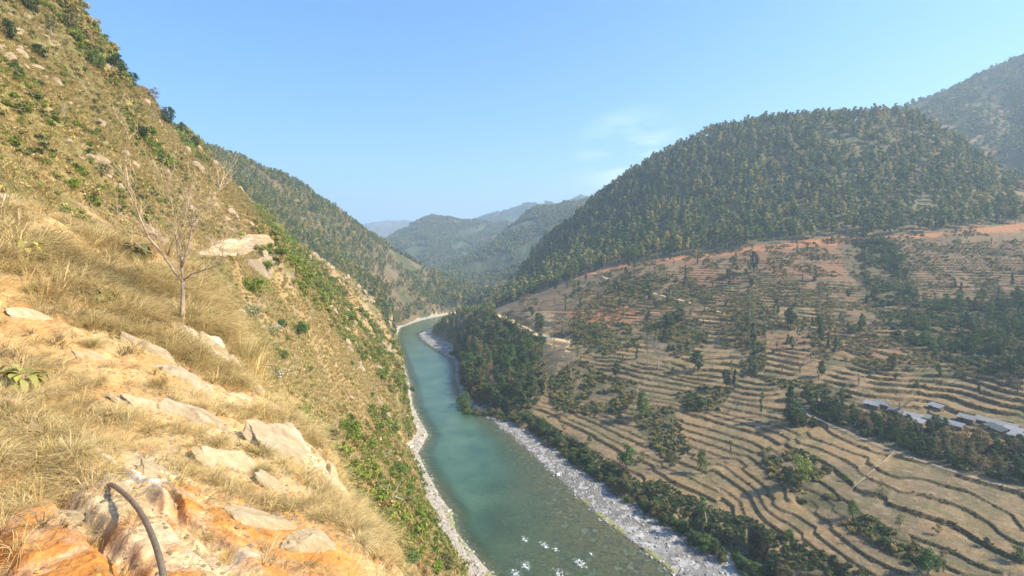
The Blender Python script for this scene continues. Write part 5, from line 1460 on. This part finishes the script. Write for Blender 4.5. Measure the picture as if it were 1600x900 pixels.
for a in [(110, 812, .20, .08, .06, 5, M_rockA, 'pale flat rock at the edge of the orange soil', 503), (150, 560, .30, .12, .08, 30, M_rockA, 'low cream rock streak left of the middle of the bank', 504),
          (245, 552, .38, .16, .14, 30, M_rockB, 'grey cracked ledge below the bare sapling', 505), (300, 600, .62, .24, .20, 48, M_rockB, 'long grey slab running down from the cracked ledge', 506),
          (345, 545, .55, .28, .24, 15, M_rockB, 'dark overhanging rock at the outer edge below the sapling', 507), (398, 628, .34, .26, .26, 50, M_rockA, 'pale rounded boulder on the outer edge of the bank', 508),
          (350, 672, .62, .24, .17, 42, M_rockB, 'grey tilted slab in the middle of the bank', 509), (470, 712, .75, .32, .24, 38, M_rockB, 'largest smooth brown slab at the outer edge', 510),
          (530, 770, .34, .22, .20, 50, M_rockA, 'pale knob of rock under the largest slab', 511), (390, 740, .42, .18, .13, 40, M_rockA, 'cream rock rib right of the middle', 512),
          (450, 765, .24, .13, .12, 40, M_rockA, 'white topped small rock in dry grass', 513), (445, 820, .42, .15, .12, 38, M_rockA, 'rough cream rock rib above the lower orange soil', 514),
          (500, 860, .30, .12, .10, 38, M_rockA, 'cream rock at the bottom right of the bank', 515), (120, 348, .60, .25, .16, 20, M_rockA, 'pale rock on the crest of the bank at the left', 516),
          (300, 528, .40, .22, .15, 50, M_rockB, 'grey rock at the foot of the sapling', 517), (60, 500, .35, .14, .08, 25, M_rockA, 'low cream rock by the left edge of the bank', 518),
          (265, 748, .30, .12, .08, 20, M_rockA, 'cream rock above the buried end of the hose', 519), (538, 750, .22, .14, .14, 50, M_rockA, 'small white rock at the outermost edge', 520), (240, 640, .42, .14, .10, 45, M_rockA, 'cream rock rib uphill of the middle slab', 521)]:
    slab(*a)
# gravelly crumbs
crumbs = [rock_mesh('crumb', 560 + i, [M_rockA, M_rockB, M_rockA, soil_mat('orange_clod', (.55, .26, .08), .2, 9)][i], 2, 7) for i in range(4)]
r_ = np.random.default_rng(61)
uu = r_.uniform(-40, 660, 40000); yy = np.exp(r_.uniform(math.log(2.1), math.log(11), 40000)); xx = (uu - 800) / F * yy; zz = fz_at(xx, yy)
k_ = (fbm(xx / .6, yy / .6, 3) > .46) & ((yy > 3.2) | (r_.random(len(xx)) < .25))
scatter('loose_stones', np.stack([xx, yy, zz], 1)[k_], variants('crumb_kinds', crumbs), r_.uniform(0, 6.28, k_.sum()), (.003 + .016 * r_.random(k_.sum()) ** 7) * np.interp(yy[k_], [2, 6, 11], [1, 1.6, 2.5]))
# dry grass
g_vars = []
for i in range(8):
    r2 = np.random.default_rng(600 + i)
    g_vars.append(Bag().add(*blades(r2, [46, 46, 30, 46, 26, 46, 34, 46][i], r2.uniform(.16, .36), .26, [.0018, .0022, .0036, .0020, .0045, .0022, .0030, .0018][i], r2.uniform(.35, .65), .05, (.10, -.04), 4)).mesh('grass_tuft', [[ML_straw, ML_straw, ML_tan, ML_straw, ML_strawfar, ML_straw, ML_strawfar, ML_straw][i]]))
VC_g = variants('grass_kinds', g_vars)
r_ = np.random.default_rng(62)
NG = 60000
uu = r_.uniform(-120, 680, NG); yy = np.exp(r_.uniform(math.log(2.2), math.log(13), NG)); xx = (uu - 800) / F * yy; zz = fz_at(xx, yy); pyy = HZ - (zz - CZ) / yy * F
g_den = sstep(.36, .58, fbm(xx / .9 + 7, yy / .9, 4))
band = np.exp(-((pyy - (430 + .35 * (uu - 150))) / 85) ** 2)          # long grass over the upper bank
g_den = np.clip(g_den ** 1.8 * .26 + band * .85 * (.18 + .82 * g_den), 0, 1)
g_den *= 1 - .9 * ((pyy > 790) & (uu < 180)) ; g_den *= 1 - .88 * ((pyy > 735 + (uu - 200) * .25) & (uu > 180))
def nearp(px, py, r0): return np.exp(-((uu - px) ** 2 + (pyy - py) ** 2) / r0 ** 2)
g_den = np.clip(g_den + .9 * nearp(40, 690, 90) + .5 * nearp(420, 720, 50) + .6 * nearp(500, 800, 60) + .6 * nearp(560, 850, 50), 0, 1)
for m4 in SLAB_M:
    mw = np.array(m4.inverted()) ; P4 = np.stack([xx, yy, zz, np.ones_like(xx)], 1) @ mw.T
    g_den = g_den * np.where((P4[:, 0] ** 2 + P4[:, 1] ** 2 < 1.0) & (np.abs(P4[:, 2]) < 6), .04, 1)
w_ = g_den * np.clip(yy / 9, .12, 1) ** 1.2
k_ = r_.random(NG) < w_
print('grass tufts', k_.sum())
sc_ = r_.uniform(.6, 1.35, NG) * np.interp(yy, [2.2, 5, 12], [.75, 1.0, 1.5]) * (.7 + .5 * band)
scatter('dry_grass', np.stack([xx, yy, zz - .01], 1)[k_], VC_g, r_.normal(0, .9, k_.sum()), sc_[k_], tilt=np.stack([r_.normal(0, .15, k_.sum()), .25 + r_.normal(0, .2, k_.sum())], 1))
# distinct big tufts
big = []
for i in range(4):
    r2 = np.random.default_rng(650 + i); big.append(Bag().add(*blades(r2, 420, .38, .30, .0024, .50, .07, (.08, -.05), 5)).mesh('big_tuft', [ML_straw]))
def tuft(px, py, wpx, label, i):
    h_ = fhit(px, py)
    if h_ is None: print('tuft miss'); return
    s = wpx * h_[1] / F / .62
    o = link('grass_tuft', big[i % 4]); o.location = (h_[0], h_[1], h_[2] - .02); o.scale = (s, s, s); o.rotation_euler = (.1, .25, (i * 1.3) % 1.2 - .6); return tag(o, label, 'grass tuft', 'large tufts of dry grass on the near bank')
for i, (px, py, w_, lb) in enumerate([(155, 600, 60, 'arching grass tuft alone on the bare soil left of the middle'), (50, 455, 60, 'greenish grass tuft above the bare soil at the left edge'), (90, 390, 70, 'long swept grass tuft near the yellow leafed plant'),
        (200, 480, 80, 'wide grass tuft left of the sapling'), (240, 420, 60, 'grass tuft growing beside the darker leafy plant'), (300, 470, 60, 'grass tuft close to the sapling trunk'), (345, 500, 60, 'brown grass tuft hanging over the outer edge'),
        (215, 700, 50, 'grass tuft in the hollow above the hose'), (25, 700, 110, 'largest mass of grass at the lower left edge'), (60, 620, 80, 'grass tuft under the big wilted leaves at the left edge'), (70, 760, 80, 'grass tuft drooping over the orange soil'),
        (405, 740, 60, 'fan shaped grass tuft right of the middle'), (318, 845, 62, 'grass tuft behind the cream slab right of the hose'), (355, 870, 55, 'flattened grass tuft at the bottom middle'), (250, 600, 50, 'reddish brown grass tuft beside the long grey slab'),
        (500, 810, 70, 'grass tuft on the lower outer edge'), (560, 850, 70, 'lowest grass tuft on the outer edge'), (90, 345, 50, 'grass tuft on the crest at the left'), (310, 640, 45, 'grass tuft between the two grey slabs'),
        (140, 540, 50, 'olive grass tuft at the centre left'), (290, 425, 60, 'grass tuft on the crest behind the sapling'), (20, 330, 60, 'grass tuft on the crest at the far left edge'), (440, 680, 40, 'grass tuft behind the pale boulder')]):
    tuft(px, py, w_, lb, i)
# leafy plants
def leaf_blade(L_, W_, droop, n_=6):
    V = []; Fq = []
    for i in range(n_ + 1):
        t = i / n_; w_ = W_ * math.sin(math.pi * min(1, .08 + .92 * t)) ** .8 * (1 if t < 1 else 0); x_ = L_ * t * (1 - .25 * droop * t); z_ = L_ * (.55 * t - droop * t * t)
        V += [(x_, -w_, z_ + .22 * w_), (x_, 0, z_ - .05 * w_), (x_, w_, z_ + .22 * w_)]
    for i in range(n_):
        a = i * 3; Fq += [(a, a + 1, a + 4, a + 3), (a + 1, a + 2, a + 5, a + 4)]
    return np.array(V), [x for f in Fq for x in f], [4] * len(Fq)
def leafy(px, py, wpx, label, mat, seed, nl=15):
    h_ = fhit(px, py)
    if h_ is None: return
    s = wpx * h_[1] / F / .55; r2 = np.random.default_rng(seed); lb_ = Bag(); st_ = Bag()
    for i in range(nl):
        an = r2.uniform(0, 6.28); hz = .05 + .22 * r2.random(); V, Fc, sz = leaf_blade(r2.uniform(.15, .27), r2.uniform(.035, .055), r2.uniform(.5, 1.3))
        ca, sa2 = math.cos(an), math.sin(an); Vr = np.stack([V[:, 0] * ca - V[:, 1] * sa2 + .05 * ca, V[:, 0] * sa2 + V[:, 1] * ca + .05 * sa2, V[:, 2] + hz], 1); lb_.add(Vr, Fc, sz, r2.uniform(.6, 1.2))
        st_.add(*tube([(0, 0, -.03), (.02 * ca, .02 * sa2, hz * .6), (.05 * ca, .05 * sa2, hz)], [.006, .005, .003], 4))
    e = empty('leafy_plant', (h_[0], h_[1], h_[2]), 0, s); link('stem', st_.mesh('plant_stem', [MB_near]), e); link('leaves', lb_.mesh('plant_leaves', [mat], True), e)
    tag(e, label, 'plant', 'leafy plants on the near bank')
leafy(40, 405, 60, 'yellow leafed plant near the left edge of the bank', ML_yellow, 1); leafy(160, 478, 46, 'pale yellow plant in the long grass', ML_yellow, 2); leafy(212, 410, 60, 'taller dark leafed plant on the crest of the bank', ML_olive, 3, 30)
leafy(36, 612, 80, 'plant with big wilted drooping leaves at the left edge', ML_yellow, 4, 20); leafy(133, 505, 32, 'small wilted plant on the bare soil', ML_tan, 5, 8); leafy(220, 428, 30, 'small pale green plant under the dark leafed plant', ML_yellow, 6, 8); leafy(10, 600, 50, 'yellow plant cut by the left border', ML_yellow, 7); leafy(250, 590, 30, 'small yellow sprig in the reddish grass', ML_yellow, 8, 8)

# bare sapling
hb = fhit(285, 507)
X0, Y0, Z0 = hb; sc0 = Y0 / F
def pp(px, py, dy=0.0): return np.array([(px - 285) * sc0, dy, (507 - py) * sc0])
r_ = np.random.default_rng(71)
e = tag(empty('bare_sapling', (X0, Y0, Z0)), 'leafless pale tree with a forked trunk standing on the near grassy bank', 'tree')
link('trunk', Bag().add(*tube([pp(285, 520), pp(285, 490), pp(286, 465), pp(287, 440)], [.042, .034, .030, .027], 8)).mesh('sapling_trunk', [MB_near], True), e)
limbs_ = [([(287, 442), (276, 426), (262, 400), (240, 372), (229, 340), (216, 300), (213, 262)], -.25, .034), ([(286, 440), (282, 415), (276, 398), (270, 370), (284, 330), (290, 290)], .15, .032),
          ([(283, 418), (291, 388), (294, 352), (308, 326), (330, 296), (336, 268)], .3, .028), ([(287, 438), (303, 428), (330, 420), (350, 414), (362, 400)], -.2, .020), ([(242, 375), (222, 366), (200, 360), (168, 345)], -.3, .014),
          ([(277, 402), (300, 396), (322, 384), (345, 372)], .3, .014), ([(262, 400), (272, 360), (262, 320), (250, 285)], .2, .015), ([(294, 352), (316, 356), (345, 340)], -.1, .012)]
for L_, dep, r0 in limbs_:
    n_ = len(L_); P_ = [pp(a, b, dep * i / n_) for i, (a, b) in enumerate(L_)]
    lm = link('limb', Bag().add(*tube(P_, np.linspace(r0 * .68, r0 * .2, n_), 6)).mesh('limb', [MB_near], True), e)
    tw_ = Bag()
    for i in range(1, n_):
        for q_ in range(4 if i > 1 else 2):
            t = r_.random(); s_ = P_[i - 1] * (1 - t) + P_[i] * t; d = (P_[i] - P_[i - 1]); d /= np.linalg.norm(d)
            d = d * .7 + np.array([r_.normal(0, .55), r_.normal(0, .45), .35 + r_.normal(0, .3)]); d /= np.linalg.norm(d)
            branch_rec(tw_, s_, d, r_.uniform(.18, .42), r0 * .20, 2, r_, .25, 4)
    link('twigs', tw_.mesh('twigs', [MB_near]), lm)
# white dead branch below the bank and straw reeds
hd = hit(598, 795)
if hd is not None:
    b_ = Bag(); r_ = np.random.default_rng(72); s_ = hd[1] / F
    for P_ in ([(-12, 28), (0, 5), (14, -8), (26, -12)], [(0, 5), (6, -18), (10, -30)], [(14, -8), (24, -26), (30, -36)], [(6, -18), (-6, -28)], [(20, -10), (34, -4)]):
        b_.add(*tube([np.array([a * s_, .1 * i, -c_ * s_ + 1.0]) for i, (a, c_) in enumerate(P_)], np.linspace(.07, .025, len(P_)), 5))
    o = link('dead_branch', b_.mesh('dead_branch', [soil_mat('bleached_wood', (.66, .60, .50), .15, 6)]), None, hd); tag(o, 'bleached forked dead branch sticking out of the brown scrub below the bank', 'branch')
for i, (px, py, lb) in enumerate([(398, 600, 'fan of straw coloured reed stems behind the pale boulder'), (385, 575, 'smaller fan of pale reed stems above the pale boulder')]):
    h_ = fhit(px, py) or hit(px, py)
    if h_ is None: continue
    r2 = np.random.default_rng(80 + i); o = link('reed_clump', Bag().add(*blades(r2, 90, .85 * h_[1] / 9, .55, .006, .15, .10, (.15, 0), 4)).mesh('reeds', [ML_straw]), None, h_); tag(o, lb, 'reeds')

# hose
g0 = fhit(172, 758)
def pw(px, py, Y): return np.array(PY(px, py, Y))
hp = [pw(160, 752, g0[1] + .08) - [0, 0, .06], pw(172, 757, g0[1] - .03), pw(190, 768, g0[1] - .22), pw(208, 785, g0[1] - .42), pw(224, 808, g0[1] - .60), pw(238, 838, g0[1] - .80), pw(248, 868, g0[1] - .98), pw(255, 900, g0[1] - 1.12), pw(258, 960, g0[1] - 1.3), pw(258, 1060, g0[1] - 1.5)]
hp = np.array(hp)
def catmull(P_, k_=10):
    P_ = np.concatenate([[2 * P_[0] - P_[1]], P_, [2 * P_[-1] - P_[-2]]]); out = []
    for i in range(1, len(P_) - 2):
        for t in np.linspace(0, 1, k_, endpoint=False):
            a, b, c_, d = P_[i - 1:i + 3]; out.append(.5 * ((2 * b) + (-a + c_) * t + (2 * a - 5 * b + 4 * c_ - d) * t * t + (-a + 3 * b - 3 * c_ + d) * t ** 3))
    out.append(P_[-2]); return np.array(out)
m, nd, lk, pb = new_mat('weathered_hose'); nz = noise_node(nd, lk, 18, 6, .7); rp = ramp(nd, [(.3, (.12, .09, .055)), (.7, (.25, .19, .12))]); lk.new(nz.outputs[0], rp.inputs[0]); lk.new(rp.outputs[0], pb.inputs['Base Color']); pb.inputs['Roughness'].default_value = .55
hc = catmull(hp)
tag(link('hose', Bag().add(*tube(hc, np.full(len(hc), .012), 14)).mesh('hose', [m], True)), 'dark flexible water pipe curving out of the soil at the bottom left', 'pipe')
print('hose Y', g0)
